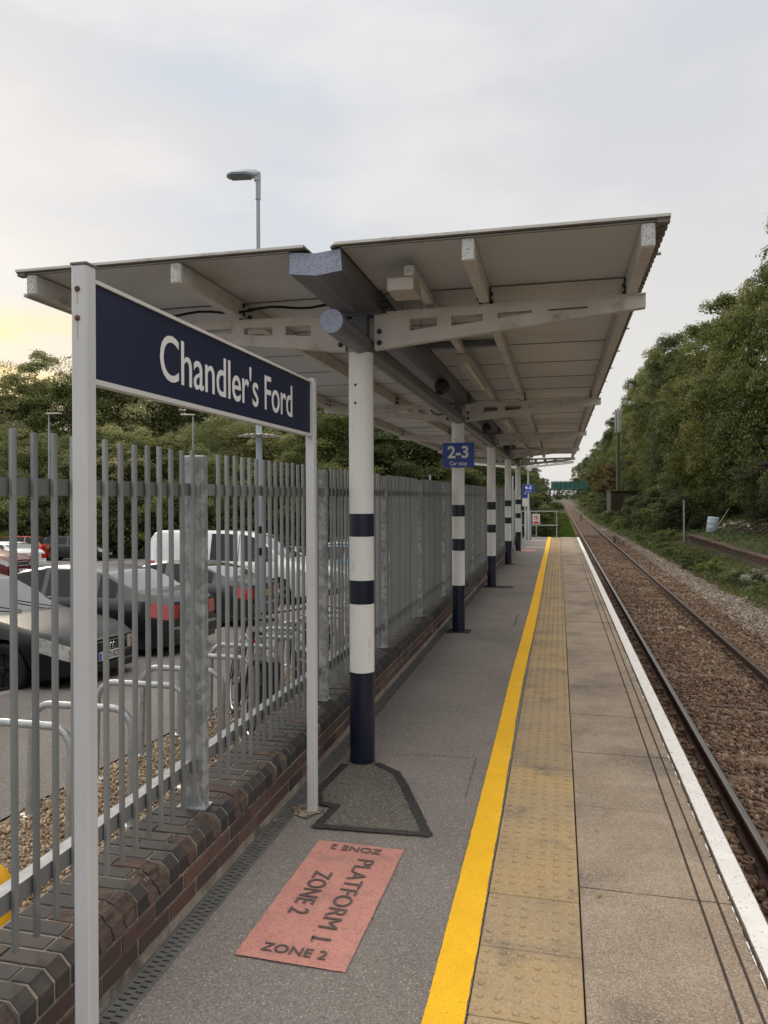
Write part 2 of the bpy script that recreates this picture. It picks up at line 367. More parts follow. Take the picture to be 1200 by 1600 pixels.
car_black = paint('car_black', (0.008, 0.010, 0.014), rough=0.35, coat=0.3)
car_grey = mat('car_grey', (0.016, 0.017, 0.020), rough=0.35, spec=0.22)
car_char = paint('car_charcoal', (0.026, 0.029, 0.034), rough=0.4, metal=0.0, coat=0.3)
car_white = paint('car_white', (0.66, 0.68, 0.69), rough=0.3)
car_red = paint('car_red', (0.42, 0.030, 0.015), rough=0.3)
car_maroon = paint('car_maroon', (0.13, 0.012, 0.014), rough=0.3)
car_blue = paint('car_blue', (0.05, 0.25, 0.42), rough=0.3)
car_silver = paint('car_silver', (0.48, 0.50, 0.51), rough=0.3, metal=0.3)

# ------------------------------------------------------------------ mesh helpers


class MB:
    def __init__(s):
        s.v = []
        s.f = []
        s.m = []

    def add(s, vs, fs, mi=0):
        o = len(s.v)
        s.v += [tuple(p) for p in vs]
        s.f += [tuple(i + o for i in f) for f in fs]
        s.m += [mi] * len(fs)
        return s

    def box(s, x0, x1, y0, y1, z0, z1, mi=0, M=None):
        vs = [(x0, y0, z0), (x1, y0, z0), (x1, y1, z0), (x0, y1, z0), (x0, y0, z1), (x1, y0, z1), (x1, y1, z1), (x0, y1, z1)]
        if M is not None:
            vs = [M @ Vector(p) for p in vs]
        return s.add(vs, [(0, 3, 2, 1), (4, 5, 6, 7), (0, 1, 5, 4), (1, 2, 6, 5), (2, 3, 7, 6), (3, 0, 4, 7)], mi)

    def cbox(s, x0, x1, y0, y1, z0, z1, c=0.004, mi=0, M=None):
        """box with chamfered edges (top+vertical look)"""
        vs = []
        for zz, i in ((z0, c), (z0 + c, 0), (z1 - c, 0), (z1, c)):
            for (x, y) in ((x0 + i + c, y0 + i), (x1 - i - c, y0 + i), (x1 - i, y0 + i + c), (x1 - i, y1 - i - c), (x1 - i - c, y1 - i), (x0 + i + c, y1 - i), (x0 + i, y1 - i - c), (x0 + i, y0 + i + c)):
                vs.append((x, y, zz))
        if M is not None:
            vs = [M @ Vector(p) for p in vs]
        fs = [tuple(range(7, -1, -1)), tuple(range(24, 32))]
        for r in range(3):
            for k in range(8):
                a = r * 8 + k
                b = r * 8 + (k + 1) % 8
                fs.append((a, b, b + 8, a + 8))
        return s.add(vs, fs, mi)

    def tube(s, pts, r, n=10, mi=0, caps=True, closed=False):
        """tube along points; r a number or list"""
        pts = [Vector(p) for p in pts]
        k = len(pts)
        rs = r if isinstance(r, (list, tuple)) else [r] * k
        rings = []
        up = None
        for i in range(k):
            if closed:
                t = (pts[(i + 1) % k] - pts[i - 1]).normalized()
            else:
                t = (pts[min(i + 1, k - 1)] - pts[max(i - 1, 0)]).normalized()
            if up is None:
                up = Vector((0, 0, 1)) if abs(t.z) < 0.9 else Vector((1, 0, 0))
            a = t.cross(up).normalized()
            up = a.cross(t).normalized()
            rings.append([pts[i] + (a * math.cos(2 * math.pi * j / n) + up * math.sin(2 * math.pi * j / n)) * rs[i] for j in range(n)])
        vs = [p for rg in rings for p in rg]
        fs = []
        for i in range(k if closed else k - 1):
            i2 = (i + 1) % k
            for j in range(n):
                j2 = (j + 1) % n
                fs.append((i * n + j, i * n + j2, i2 * n + j2, i2 * n + j))
        if caps and not closed:
            fs.append(tuple(range(n - 1, -1, -1)))
            fs.append(tuple((k - 1) * n + j for j in range(n)))
        return s.add(vs, fs, mi)

    def prism(s, poly, d, M=None, mi=0):
        """poly: list of 2D pts (x,z) extruded along y from d[0] to d[1]"""
        n = len(poly)
        vs = [(p[0], d[0], p[1]) for p in poly] + [(p[0], d[1], p[1]) for p in poly]
        if M is not None:
            vs = [M @ Vector(p) for p in vs]
        fs = [tuple(range(n - 1, -1, -1)), tuple(range(n, 2 * n))]
        fs += [(i, (i + 1) % n, (i + 1) % n + n, i + n) for i in range(n)]
        return s.add(vs, fs, mi)

    def flat(s, poly, z, mi=0):
        return s.add([(p[0], p[1], z) for p in poly], [tuple(range(len(poly)))], mi)

    def lathe(s, prof, n=24, M=None, mi=0):
        """prof: (r,z) list, around z axis"""
        vs = []
        for r, zz in prof:
            for j in range(n):
                a = 2 * math.pi * j / n
                vs.append((r * math.cos(a), r * math.sin(a), zz))
        if M is not None:
            vs = [M @ Vector(p) for p in vs]
        fs = []
        for i in range(len(prof) - 1):
            for j in range(n):
                j2 = (j + 1) % n
                fs.append((i * n + j, i * n + j2, (i + 1) * n + j2, (i + 1) * n + j))
        fs.append(tuple(range(n - 1, -1, -1)))
        fs.append(tuple((len(prof) - 1) * n + j for j in range(n)))
        return s.add(vs, fs, mi)

    def mesh(s, name, mats, smooth=None):
        me = bpy.data.meshes.new(name)
        me.from_pydata(s.v, [], s.f)
        for m in (mats if isinstance(mats, (list, tuple)) else [mats]):
            me.materials.append(m)
        if len(me.materials) > 1:
            me.polygons.foreach_set('material_index', s.m)
        if smooth is not None:
            me.shade_smooth()
            me.set_sharp_from_angle(angle=R(smooth))
        me.update()
        return me

    def build(s, name, mats, parent=None, smooth=None):
        return link(name, s.mesh(name, mats, smooth), parent)


def link(name, me, parent=None, M=None, loc=None):
    o = bpy.data.objects.new(name, me)
    C.objects.link(o)
    if parent is not None:
        o.parent = parent
    if M is not None:
        o.matrix_basis = M
    if loc is not None:
        o.location = loc
    return o


def empty(name, loc=(0, 0, 0), rz=0.0):
    o = bpy.data.objects.new(name, None)
    C.objects.link(o)
    o.location = loc
    o.rotation_euler = (0, 0, rz)
    o.empty_display_size = 0.2
    return o


def tag(o, label=None, cat=None, group=None, kind=None):
    if label:
        o['label'] = label
    if cat:
        o['category'] = cat
    if group:
        o['group'] = group
    if kind:
        o['kind'] = kind
    return o


def copytree(o, parent=None):
    c = o.copy()
    C.objects.link(c)
    c.parent = parent
    for ch in list(o.children):
        copytree(ch, c)
    return c


def text(name, body, size, m, parent=None, M=None, extrude=0.002, ax='CENTER', ay='CENTER', bold=0.0, sx=1.0, spacing=1.0, fit=None):
    cu = bpy.data.curves.new(name, 'FONT')
    cu.body = body
    cu.size = size
    cu.extrude = extrude
    cu.offset = bold
    cu.align_x = ax
    cu.align_y = ay
    cu.resolution_u = 5
    cu.space_character = spacing
    t = bpy.data.objects.new(name + '_tmp', cu)
    C.objects.link(t)
    dg = bpy.context.evaluated_depsgraph_get()
    me = bpy.data.meshes.new_from_object(t.evaluated_get(dg))
    me.name = name
    bpy.data.objects.remove(t)
    me.materials.clear()
    me.materials.append(m)
    if fit:
        xs_ = [v.co.x for v in me.vertices]
        ys_ = [v.co.y for v in me.vertices]
        fx, fy = fit[0] / (max(xs_) - min(xs_)), fit[1] / (max(ys_) - min(ys_))
        me.transform(Matrix.Diagonal((fx, fy, 1, 1)) @ Matrix.Translation((-(max(xs_) + min(xs_)) / 2, -(max(ys_) + min(ys_)) / 2, 0)))
    elif sx != 1.0:
        me.transform(Matrix.Diagonal((sx, 1, 1, 1)))
    if M is not None:
        me.transform(M)
    return link(name, me, parent)


def npmesh(name, V, Fc, mats, shade=None, fsize=3):
    me = bpy.data.meshes.new(name)
    V = np.ascontiguousarray(V, dtype=np.float32)
    Fc = np.ascontiguousarray(Fc, dtype=np.int32)
    me.vertices.add(len(V))
    me.vertices.foreach_set('co', V.ravel())
    me.loops.add(Fc.size)
    me.loops.foreach_set('vertex_index', Fc.ravel())
    me.polygons.add(len(Fc))
    me.polygons.foreach_set('loop_start', np.arange(0, Fc.size, Fc.shape[1], dtype=np.int32))
    for m in (mats if isinstance(mats, (list, tuple)) else [mats]):
        me.materials.append(m)
    if shade is not None:
        a = me.attributes.new('shade', 'FLOAT', 'POINT')
        a.data.foreach_set('value', np.ascontiguousarray(shade, dtype=np.float32))
    me.update(calc_edges=True)
    return me


# ------------------------------------------------------------------ terrain heights
def G(y):
    """car park ground height (it falls away along the line)"""
    return -0.42 - 0.045 * (y - 5.4)


def gmat(x, y, rz=0.0):
    """matrix that stands a thing on the tilted car park"""
    return Matrix.Translation((x, y, G(y))) @ Matrix.Rotation(math.atan(-0.045), 4, 'X') @ Matrix.Rotation(rz, 4, 'Z')


X_END = 32.6   # platform end (Y)
COLX, COLR = -1.29, 0.083
COLY = [4.78 + 4.9 * k for k in range(5)]

# ------------------------------------------------------------------ setting: ground sheets
def gridsheet(name, xs, ys, zf, m, kind='structure'):
    V = [(x, y, zf(x, y)) for y in ys for x in xs]
    nx = len(xs)
    Fc = [(j * nx + i, j * nx + i + 1, (j + 1) * nx + i + 1, (j + 1) * nx + i) for j in range(len(ys) - 1) for i in range(nx - 1)]
    me = bpy.data.meshes.new(name)
    me.from_pydata(V, [], Fc)
    me.materials.append(m)
    me.shade_smooth()
    o = link(name, me)
    o['kind'] = kind
    return o


def steps(a, b, n):
    return [a + (b - a) * i / n for i in range(n + 1)]


tag(gridsheet('ground', [-1500, -300, -90, 0, 90, 300, 1500], [-300, -60, 0, 60, 200, 500, 2500], lambda x, y: -4.6, soil), kind='structure')
# car park
ysc = steps(-12, 70, 24)
gridsheet('car_park_ground', steps(-75, -6.42, 10), ysc, lambda x, y: G(y) - 0.10, carpark_tar)
gridsheet('path', [-6.285, -5.0, -3.62], ysc, lambda x, y: G(y), carpark_tar)
gridsheet('shingle_bed', [-3.62, -2.7, -1.88], ysc, lambda x, y: G(y) - 0.012, gravel_bed)
# kerb along the path, one stone every 0.915 m
kerb = empty('kerb', (0, 0, 0))
kerb['kind'] = 'structure'
kb = MB()
kb.cbox(-0.06, 0.06, -0.455, 0.455, -0.25, 0.0, 0.012)
kme = kb.mesh('kerb_stone', kerb_m)
for i in range(42):
    y = 1.0 + i * 0.915
    link('kerb_stone', kme, kerb, gmat(-6.36, y) @ Matrix.Translation((0, 0, random.uniform(-.004, .004) + 0.002)))


def verge_h(x, y):
    n = noise.noise(Vector((x * 0.35, y * 0.25, 0))) * 0.22 + noise.noise(Vector((x * 1.1, y * 1.0, 5))) * 0.10
    if x < 5.3:
        return -1.26 + n * 0.15
    if y < 45.7 and 7.35 <= x <= 11.2:
        return -0.48 + n * 0.5
    t = min(1, max(0, (x - 5.3) / 1.6))
    base = -1.26 + (0.06 if y < 46 else 0.55) * t + n * t
    if x > 9:
        base += (x - 9) * 0.30 + (0.6 if y < 46 else 0)
    return base


gridsheet('embankment', [4.3, 4.8, 5.3, 5.8, 6.3, 6.8, 7.2, 7.36, 8.0, 8.7, 9.4, 10.2, 11.2, 12.5, 14, 17, 21, 30, 60],
          [-5 + i * 0.9 for i in range(90)] + [78 + i * 6 for i in range(60)], verge_h, soil)


def left_h(x, y):
    n = noise.noise(Vector((x * 0.3, y * 0.2, 9))) * 0.25
    return -0.55 + n - max(0, -x - 7) * 0.5


gridsheet('verge', [-11, -9, -6, -4, -2.5, -1.2, 0, 0.7, 1.05], [32.65 + i * 3 for i in range(120)], lambda x, y: left_h(x, y) if x < 1 else -1.2, soil)


def bal_h(x, y):
    n = noise.noise(Vector((x * 1.2, y * 0.9, 3))) * 0.02
    if x > 4.2:
        return -1.10 - (x - 4.2) * 0.14 + n
    return -1.105 + n


gridsheet('ballast_bed', steps(0.80, 5.4, 16), [-4 + i * 0.5 for i in range(120)] + [56 + i * 8 for i in range(58)], bal_h, ballast_bed)

gridsheet('hills', steps(-260, 260, 40), [560, 600, 640, 700, 900], lambda x, y: (-2 if y < 570 else (2.2 + 1.6 * noise.noise(Vector((x * 0.03, y * 0.01, 0))) + abs(x) * 0.03) * (0.6 if y < 610 else 1.0)), leaf_green)
# ------------------------------------------------------------------ platform
plat = empty('platform')
plat['kind'] = 'structure'
b = MB()
b.box(-1.55, 0.80, -3, X_END, -1.3, -0.045)
o = b.build('platform_body', joint, plat)
b = MB()
b.box(0.80, 0.806, -3, X_END, -1.3, -0.075)
b.build('face_wall', oldbrick, plat)
# asphalt, subdivided a little so that it is not dead flat
xs = steps(-1.442, -0.3125, 10)
ys = steps(-3, X_END - 0.01, 200)
V = []
for y in ys:
    for x in xs:
        e = 0 if x in (xs[0], xs[-1]) else 1
        V.append((x, y, e * 0.004 * noise.noise(Vector((x * 2.1, y * 1.3, 0)))))
nx = len(xs)
me = bpy.data.meshes.new('asphalt_surface')
me.from_pydata(V, [], [(j * nx + i, j * nx + i + 1, (j + 1) * nx + i + 1, (j + 1) * nx + i) for j in range(len(ys) - 1) for i in range(nx - 1)])
me.materials.append(asphalt)
me.shade_smooth()
link('asphalt_surface', me, plat)

# tactile slabs 400 mm with six rows of blisters
def tactile_mesh(seed):
    rr = random.Random(seed)
    b = MB()
    b.cbox(0.002, 0.3935, 0.002, 0.3965, -0.045, 0, 0.003)
    for i in range(6):
        for j in range(6):
            cx = 0.033 + i * 0.0655
            cy = 0.035 + j * 0.066
            hgt = 0.0068 * rr.uniform(0.4, 1.0)
            n = 8
            vs = []
            for r_, z_ in ((0.0150, -0.0005), (0.0118, hgt)):
                vs += [(cx + r_ * math.cos(2 * math.pi * k / n), cy + r_ * math.sin(2 * math.pi * k / n), z_) for k in range(n)]
            fs = [(k, (k + 1) % n, n + (k + 1) % n, n + k) for k in range(n)] + [tuple(range(n, 2 * n))]
            b.add(vs, fs)
    return b.mesh('tactile_slab', tactile)


tmes = [tactile_mesh(s_) for s_ in range(4)]
nt_ = int((X_END + 3) / 0.4)
for i in range(nt_):
    y = -3.0 + 0.345 + i * 0.3985
    if y < 1.4 or y > X_END - 0.4:
        continue
    link('tactile_slab', tmes[i % 4], plat, Matrix.Translation((-0.312, y, random.uniform(-0.003, 0.001))) @ Matrix.Rotation(random.uniform(-.004, .004), 4, 'X'))
# coping slabs
cs = MB()
# slab with two grooves and a third by the white line; profile in x,z extruded along y
prof = [(0.088, -0.075), (0.088, -0.003), (0.091, 0)]
for gx in (0.596, 0.672, 0.733):
    prof += [(gx - 0.0065, 0), (gx - 0.0045, -0.014), (gx + 0.0045, -0.014), (gx + 0.0065, 0)]
prof += [(0.836, 0), (0.846, -0.010), (0.846, -0.075)]
cs.prism(prof[::-1], (0.0045, 0.9095))
for gx in (0.596, 0.672, 0.733):
    cs.add([(gx - .0052, 0.003, -0.0075), (gx + .0052, 0.003, -0.0075), (gx + .0052, 0.911, -0.0075), (gx - .0052, 0.911, -0.0075)], [(0, 1, 2, 3)], 1)
# filled lifting pocket
cs.add([(0.30, 0.911, 0.0015), (0.335, 0.900, 0.0015), (0.375, 0.911, 0.0015)], [(0, 1, 2)])
groove = mat('groove_dirt', (0.060, 0.049, 0.040), (0.095, 0.078, 0.064), rough=0.95, scale=12)
cme = cs.mesh('coping_slab', [slab, groove])
for i in range(36):
    y = 3.46 - 0.914 * 3 + i * 0.914
    if y > X_END - 0.5:
        break
    yy = y
    link('coping_slab', cme, plat, Matrix.Translation((0, yy, random.uniform(-0.003, 0.0005))))

# painted lines
def strip(name, xl, xr, y0, y1, dy, z, m, jit, parent):
    V = []
    Fc = []
    y = y0
    rows = 0
    jl = jr = 0
    while y < y1:
        jl = 0.6 * jl + random.uniform(-jit, jit)
        jr = 0.6 * jr + random.uniform(-jit, jit)
        a, bb = xl(y), xr(y)
        V += [(a + jl, y, z), (a * 0.66 + bb * 0.34, y, z), (a * 0.34 + bb * 0.66, y, z), (bb + jr, y, z)]
        rows += 1
        y += dy * (1 if y < 8 else 2.5)
    for j in range(rows - 1):
        for i in range(3):
            Fc.append((j * 4 + i, j * 4 + i + 1, (j + 1) * 4 + i + 1, (j + 1) * 4 + i))
    me = bpy.data.meshes.new(name)
    me.from_pydata(V, [], Fc)
    me.materials.append(m)
    return link(name, me, parent)


def yl(y):
    wob = -0.008 * math.exp(-((y - 7.3) / 1.3) ** 2) + 0.004 * math.sin(y * 0.6) * min(1, y / 12)
    return -0.455 + wob


def yr(y):
    wob = -0.020 * math.exp(-((y - 7.0) / 2.2) ** 2) + 0.003 * math.sin(y * 0.6 + 0.4) * min(1, y / 12)
    return -0.317 + wob + 0.0015 * math.sin(y * 5)


lines = empty('platform_markings')
lines['kind'] = 'structure'
strip('yellow_line', yl, yr, 0.8, X_END, 0.012, 0.0055, yellow, 0.0012, lines)
strip('white_line', lambda y: 0.7425 + 0.001 * math.sin(y * 3), lambda y: 0.835, 0.8, X_END, 0.03, 0.0045, white_line, 0.0008, lines)
# white paint left over along the groove
ov = MB()
for i in range(70):
    y = random.uniform(2.4, 9)
    ln = random.uniform(0.02, 0.14)
    ov.add([(0.722, y, .0035), (0.7255, y + ln * .3, .0035), (0.7258, y + ln, .0035), (0.719 + random.uniform(-.003, .002), y + ln * .6, .0035)], [(0, 1, 2, 3)])
ov.build('paint_overspill', white_line, lines)
b = MB()
b.box(-1.1, -0.50, 26.0, 26.07, 0.0, 0.005)
b.box(-1.1, -0.46, 30.0, 30.12, 0.0, 0.005)
b.build('cross_line', white_line, lines)

# pink zone panel with its lettering
pk = empty('zone_marking', (-0.995, 3.125, 0.0), R(-1.2))
tag(pk, 'salmon pink painted floor panel with dark zone lettering on the near asphalt', 'floor marking')
V = []
npt = 40
poly = []
for (x0, y0), (x1, y1) in (((-.225, -.49), (.225, -.49)), ((.225, -.49), (.225, .49)), ((.225, .49), (-.225, .49)), ((-.225, .49), (-.225, -.49))):
    for k in range(npt):
        t = k / npt
        poly.append((x0 + (x1 - x0) * t + random.uniform(-.0015, .0015), y0 + (y1 - y0) * t + random.uniform(-.0015, .0015)))
MB().flat(poly, 0.006).build('pink_panel', pink, pk)
text('lettering', 'ZONE 2', 0.1, letter_dark, pk, Matrix.Translation((-0.005, -0.418, 0.0105)), 0.0004, bold=0.0008, fit=(0.27, 0.052))
text('lettering', 'ZONE 2', 0.1, letter_dark, pk, Matrix.Translation((-0.010, 0.432, 0.0105)) @ Matrix.Rotation(math.pi, 4, 'Z'), 0.0004, bold=0.0004, fit=(0.265, 0.052))
text('lettering', 'PLATFORM 1', 0.1, letter_dark, pk, Matrix.Translation((0.071, 0.008, 0.0105)) @ Matrix.Rotation(-math.pi / 2, 4, 'Z'), 0.0004, bold=0.0, fit=(0.665, 0.085))
text('lettering', 'ZONE 2', 0.1, letter_dark, pk, Matrix.Translation((-0.090, 0.005, 0.0105)) @ Matrix.Rotation(-math.pi / 2, 4, 'Z'), 0.0004, bold=0.0006, fit=(0.36, 0.088))
b = MB()
b.box(0.034, 0.040, -0.345, -0.305, 0.0101, 0.0109)
b.build('lettering', letter_dark, pk)
# far pink panel
b = MB()
b.box(-1.18, -0.74, 23.9, 24.9, 0.0, 0.005)
o = b.build('zone_marking', pink)
tag(o, 'faded pink floor panel far down the platform beside the last columns', 'floor marking')

# repair patch round the first column
patch = empty('asphalt_patch')
patch['kind'] = 'structure'
P = [(-1.385, 4.66), (-1.415, 4.2), (-1.355, 4.06), (-1.245, 4.03), (-1.275, 3.765), (-0.675, 3.80), (-0.93, 4.42), (-1.02, 4.61), (-1.17, 4.73), (-1.25, 4.86), (-1.385, 4.86)]
MB().flat(P, 0.0052).build('patch_infill', asphalt_patch, patch)


def band(name, pts, wd, z, m, parent, jit=0.004):
    mb = MB()
    for (p, q) in zip(pts[:-1], pts[1:]):
        p = Vector(p)
        q = Vector(q)
        d = (q - p)
        L = d.length
        d.normalize()
        nrm = Vector((-d.y, d.x))
        k = max(2, int(L / 0.012))
        V = []
        p = p - d * wd * 0.35
        L += wd * 0.7
        for i in range(k + 1):
            c = p + d * (L * i / k)
            V.append((*(c + nrm * (wd / 2 + random.uniform(-jit, jit))), z))
            V.append((*(c - nrm * (wd / 2 + random.uniform(-jit, jit))), z))
        z += 0.0002
        mb.add(V, [(2 * i, 2 * i + 1, 2 * i + 3, 2 * i + 2) for i in range(k)])
    return mb.build(name, m, parent)


band('bitumen_seal', [P[9 - 1], P[7], P[6], P[5]], 0.052, 0.0085, bitumen, patch)
band('bitumen_seal', [P[5], P[4], P[3]], 0.046, 0.0095, bitumen, patch)
band('bitumen_seal', [P[3], P[2], P[1], P[0]], 0.050, 0.0105, bitumen, patch)
# old repair seams in the asphalt
band('repair_seam', [(-1.1, 4.95), (-0.55, 5.0), (-0.54, 4.3)], 0.0035, 0.0052, joint, patch, 0.002)
band('repair_seam', [(-0.85, 10.2), (-0.6, 10.2), (-0.6, 11.2), (-0.95, 11.2)], 0.012, 0.0052, joint, patch, 0.003)
band('repair_seam', [(-1.2, 7.4), (-0.8, 7.35)], 0.008, 0.0052, joint, patch, 0.002)
# shingle round the sign post foot
mb = MB()
mb.add([(-1.39 + 0.085 * math.cos(a) * (1 + .25 * math.sin(3 * a)), 3.94 + 0.085 * math.sin(a) * (1 + .2 * math.cos(5 * a)), 0.0065) for a in [i * math.pi / 8 for i in range(16)]], [tuple(range(16))])
mb.build('mortar_fillet', gravel_bed, patch)
for (cx, cy) in ((COLX, COLY[2]), (COLX, COLY[1]), (COLX, COLY[3])):
    mb = MB()
    mb.box(cx - 0.14, cx + (0.42 if cy == COLY[2] else 0.16), cy - 0.17, cy + 0.14, 0, 0.0055)
    mb.build('patch_infill', bitumen, patch)

# drainage channel along the wall
dr = empty('drainage_channel')
tag(dr, 'slotted cast iron drain running along the foot of the brick wall', 'drain')
b = MB()
b.box(-1.545, -1.441, 0.9, 31, -0.03, -0.022)
b.build('channel_bed', black, dr)
b = MB()
b.box(-1.4475, -1.4405, 0.9, 31, -0.022, 0.003)
b.box(-1.5445, -1.5385, 0.9, 31, -0.022, 0.002)
b.build('edge_rail', grate_m, dr)
gb = MB()
L = 0.498
# slab with slots = bars: long strips + cross bars, slots in two staggered rows
x0, x1 = -1.5375, -1.4485
xa, xb = x0 + 0.010, x0 + 0.0415
xc, xd = x0 + 0.0485, x1 - 0.010
for a, c in ((x0, xa), (xb, xc), (xd, x1)):
    gb.box(a, c, 0, L, -0.02, 0.0)
pit = L / 16
for k in range(16):
    gb.box(xa, xb, k * pit, k * pit + pit * 0.70, -0.019, -0.0006)
    gb.box(xc, xd, ((k + 0.5) * pit), min(L, (k + 0.5) * pit + pit * 0.70), -0.019, -0.0006)
gb.box(xc, xd, 0, pit * 0.2, -0.019, -0.0006)
gme = gb.mesh('grating', grate_m)
for i in range(58):
    link('grating', gme, dr, loc=(0, 1.2 + i * 0.5, random.uniform(-0.002, 0.0)))
# dirt gathered in the corner
V = []
Fc = []
# ------------------------------------------------------------------ brick plinth wall
wall = empty('brick_wall')
tag(wall, 'low brick plinth wall with blue chamfered coping bricks carrying the fence', 'wall')
b = MB()
b.box(-1.895, -1.5445, -3, 30.4, -2.2, 0.1965)
spalls = {10: 0, 11: 3, 12: 4, 13: 1, 15: 2, 16: 5, 19: 0, 22: 2, 25: 4, 26: 1, 31: 0, 41: 3, 5: 0, 33: 5}
ya = -3
for i_ in sorted(spalls) + [None]:
    yb_ = 30.4 if i_ is None else 1.42 + i_ * 0.0778 - 0.040
    if yb_ > ya + 0.01:
        b.prism([(-1.545, 0.1965), (-1.545, 0.2590), (-1.5805, 0.2940), (-1.885, 0.2940), (-1.885, 0.1965)], (ya, yb_))
    if i_ is not None:
        b.prism([(-1.577, 0.1965), (-1.577, 0.245), (-1.600, 0.268), (-1.630, 0.2935), (-1.885, 0.2935), (-1.885, 0.1965)], (yb_, yb_ + 0.080))
        ya = yb_ + 0.080
b.build('mortar_bed', mortar, wall)
fb = MB()
fb.cbox(-0.10, 0, -0.1075, 0.1075, -0.0325, 0.0325, 0.003)
fme = fb.mesh('brick', brick_m)
fb2 = MB()
fb2.cbox(-0.10, 0, -0.051, 0.051, -0.0325, 0.0325, 0.003)
fme2 = fb2.mesh('brick', brick_m)
cnt = 0
for row in range(3):
    zc = 0.158 - row * 0.0745
    y = 0.9 + (0.11 if row % 2 else 0)
    while y < 30.2 and cnt < 300 and (row < 2 or False):
        link('brick', fme, wall, Matrix.Translation((-1.54 + random.uniform(-.002, .0025), y + random.uniform(-.002, .002), zc + random.uniform(-.001, .001))))
        y += 0.2255
        cnt += 1
b = MB()
b.box(-1.6, -1.5435, -3, 30.4, -0.3, 0.045)
b.build('footing', mortar, wall)


def coping_profile(L_, spall=0, seed=0):
    """cant brick on edge: header with chamfered nose; local x=0 at the wall face, z=0 at underside"""
    rr = random.Random(seed)
    c = 0.0385
    prof = [(0.0, 0.0), (0.0, 0.060), (-c, 0.0975), (-L_, 0.0975), (-L_, 0.0)]
    b = MB()
    if not spall:
        e = 0.0025
        ys = (-0.0335, -0.0335 + e, 0.0335 - e, 0.0335)
        rings = []
        for k, y in enumerate(ys):
            i_ = e if k in (0, 3) else 0
            pr = [(0.0 - i_, 0.0), (0.0 - i_, 0.060 - i_ * .4), (-c - i_ * .4, 0.0975 - i_), (-L_ + i_, 0.0975 - i_), (-L_ + i_, 0.0)]
            rings.append([(p[0], y, p[1]) for p in pr])
        vs = [p for r in rings for p in r]
        fs = [(0, 1, 2, 3, 4), (19, 18, 17, 16, 15)]
        for r in range(3):
            for k in range(5):
                fs.append((r * 5 + k, r * 5 + 5 + k, r * 5 + 5 + (k + 1) % 5, r * 5 + (k + 1) % 5))
        b.add(vs, fs)
    else:
        # broken nose: dense profile pushed in irregularly
        pr = []
        for t in range(5):
            pr.append((0.0, 0.060 * t / 4))
        for t in range(1, 7):
            pr.append((-c * t / 6, 0.060 + 0.0375 * t / 6))
        for t in range(1, 5):
            pr.append((-c - 0.06 * t / 4, 0.0975))
        pr += [(-L_, 0.0975), (-L_, 0.0)]
        nn = len(pr)
        ysn = 7
        vs = []
        for j in range(ysn):
            y = -0.034 + 0.068 * j / (ysn - 1)
            for k, (px, pz) in enumerate(pr):
                d = 0
                if 1 <= k <= 13:
                    wgt = math.sin(math.pi * (k - 0.5) / 13.5)
                    d = spall * wgt * (0.45 + 0.9 * (noise.noise(Vector((px * 40 + seed, y * 38, pz * 40))) * 0.5 + 0.5))
                vs.append((px - d * 0.8, y, pz - d * 0.6))
        fs = [tuple(range(nn)), tuple((ysn - 1) * nn + k for k in range(nn - 1, -1, -1))]
        for r in range(ysn - 1):
            for k in range(nn):
                fs.append((r * nn + k, (r + 1) * nn + k, (r + 1) * nn + (k + 1) % nn, r * nn + (k + 1) % nn))
        b.add(vs, fs)
    return b


cA = coping_profile(0.215).mesh('coping_brick', cop_m)
cB = coping_profile(0.102).mesh('coping_brick', cop_m)
spA = [coping_profile(0.215 if s_ % 2 else 0.102, 0.020 + 0.008 * (s_ % 3), s_).mesh('coping_brick', spall_m) for s_ in range(6)]
rear = {}
for ln in (0.116, 0.222):
    rb = MB()
    rb.cbox(-ln, 0, -0.0335, 0.0335, 0.0, 0.0975, 0.003)
    rear[ln] = rb.mesh('coping_brick', cop_m)
PITCH = 0.0778
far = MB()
k = 0
spalls = {10: 0, 11: 3, 12: 4, 13: 1, 15: 2, 16: 5, 19: 0, 22: 2, 25: 4, 26: 1, 31: 0, 41: 3, 5: 0, 33: 5}
for i in range(375):
    y = 1.42 + i * PITCH
    long_ = (spalls[i] % 2 == 1) if i in spalls else i % 2 == 0
    z0 = 0.2015 + random.uniform(-.002, .002)
    if k < 298:
        if i in spalls:
            me_ = spA[spalls[i]]
        else:
            me_ = cA if long_ else cB
        link('coping_brick', me_, wall, Matrix.Translation((-1.54 + random.uniform(-.002, .002), y, z0)) @ Matrix.Rotation(random.uniform(-.015, .015), 4, 'Z'))
        link('coping_brick', rear[0.116 if long_ else 0.222], wall, Matrix.Translation((-1.54 - (0.223 if long_ else 0.112), y, z0 + random.uniform(-.002, .001))))
        k += 2
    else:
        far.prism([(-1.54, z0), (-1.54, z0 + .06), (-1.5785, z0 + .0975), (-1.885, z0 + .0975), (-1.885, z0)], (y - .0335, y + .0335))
far.build('coping_course', cop_far, wall)['kind'] = 'stuff'

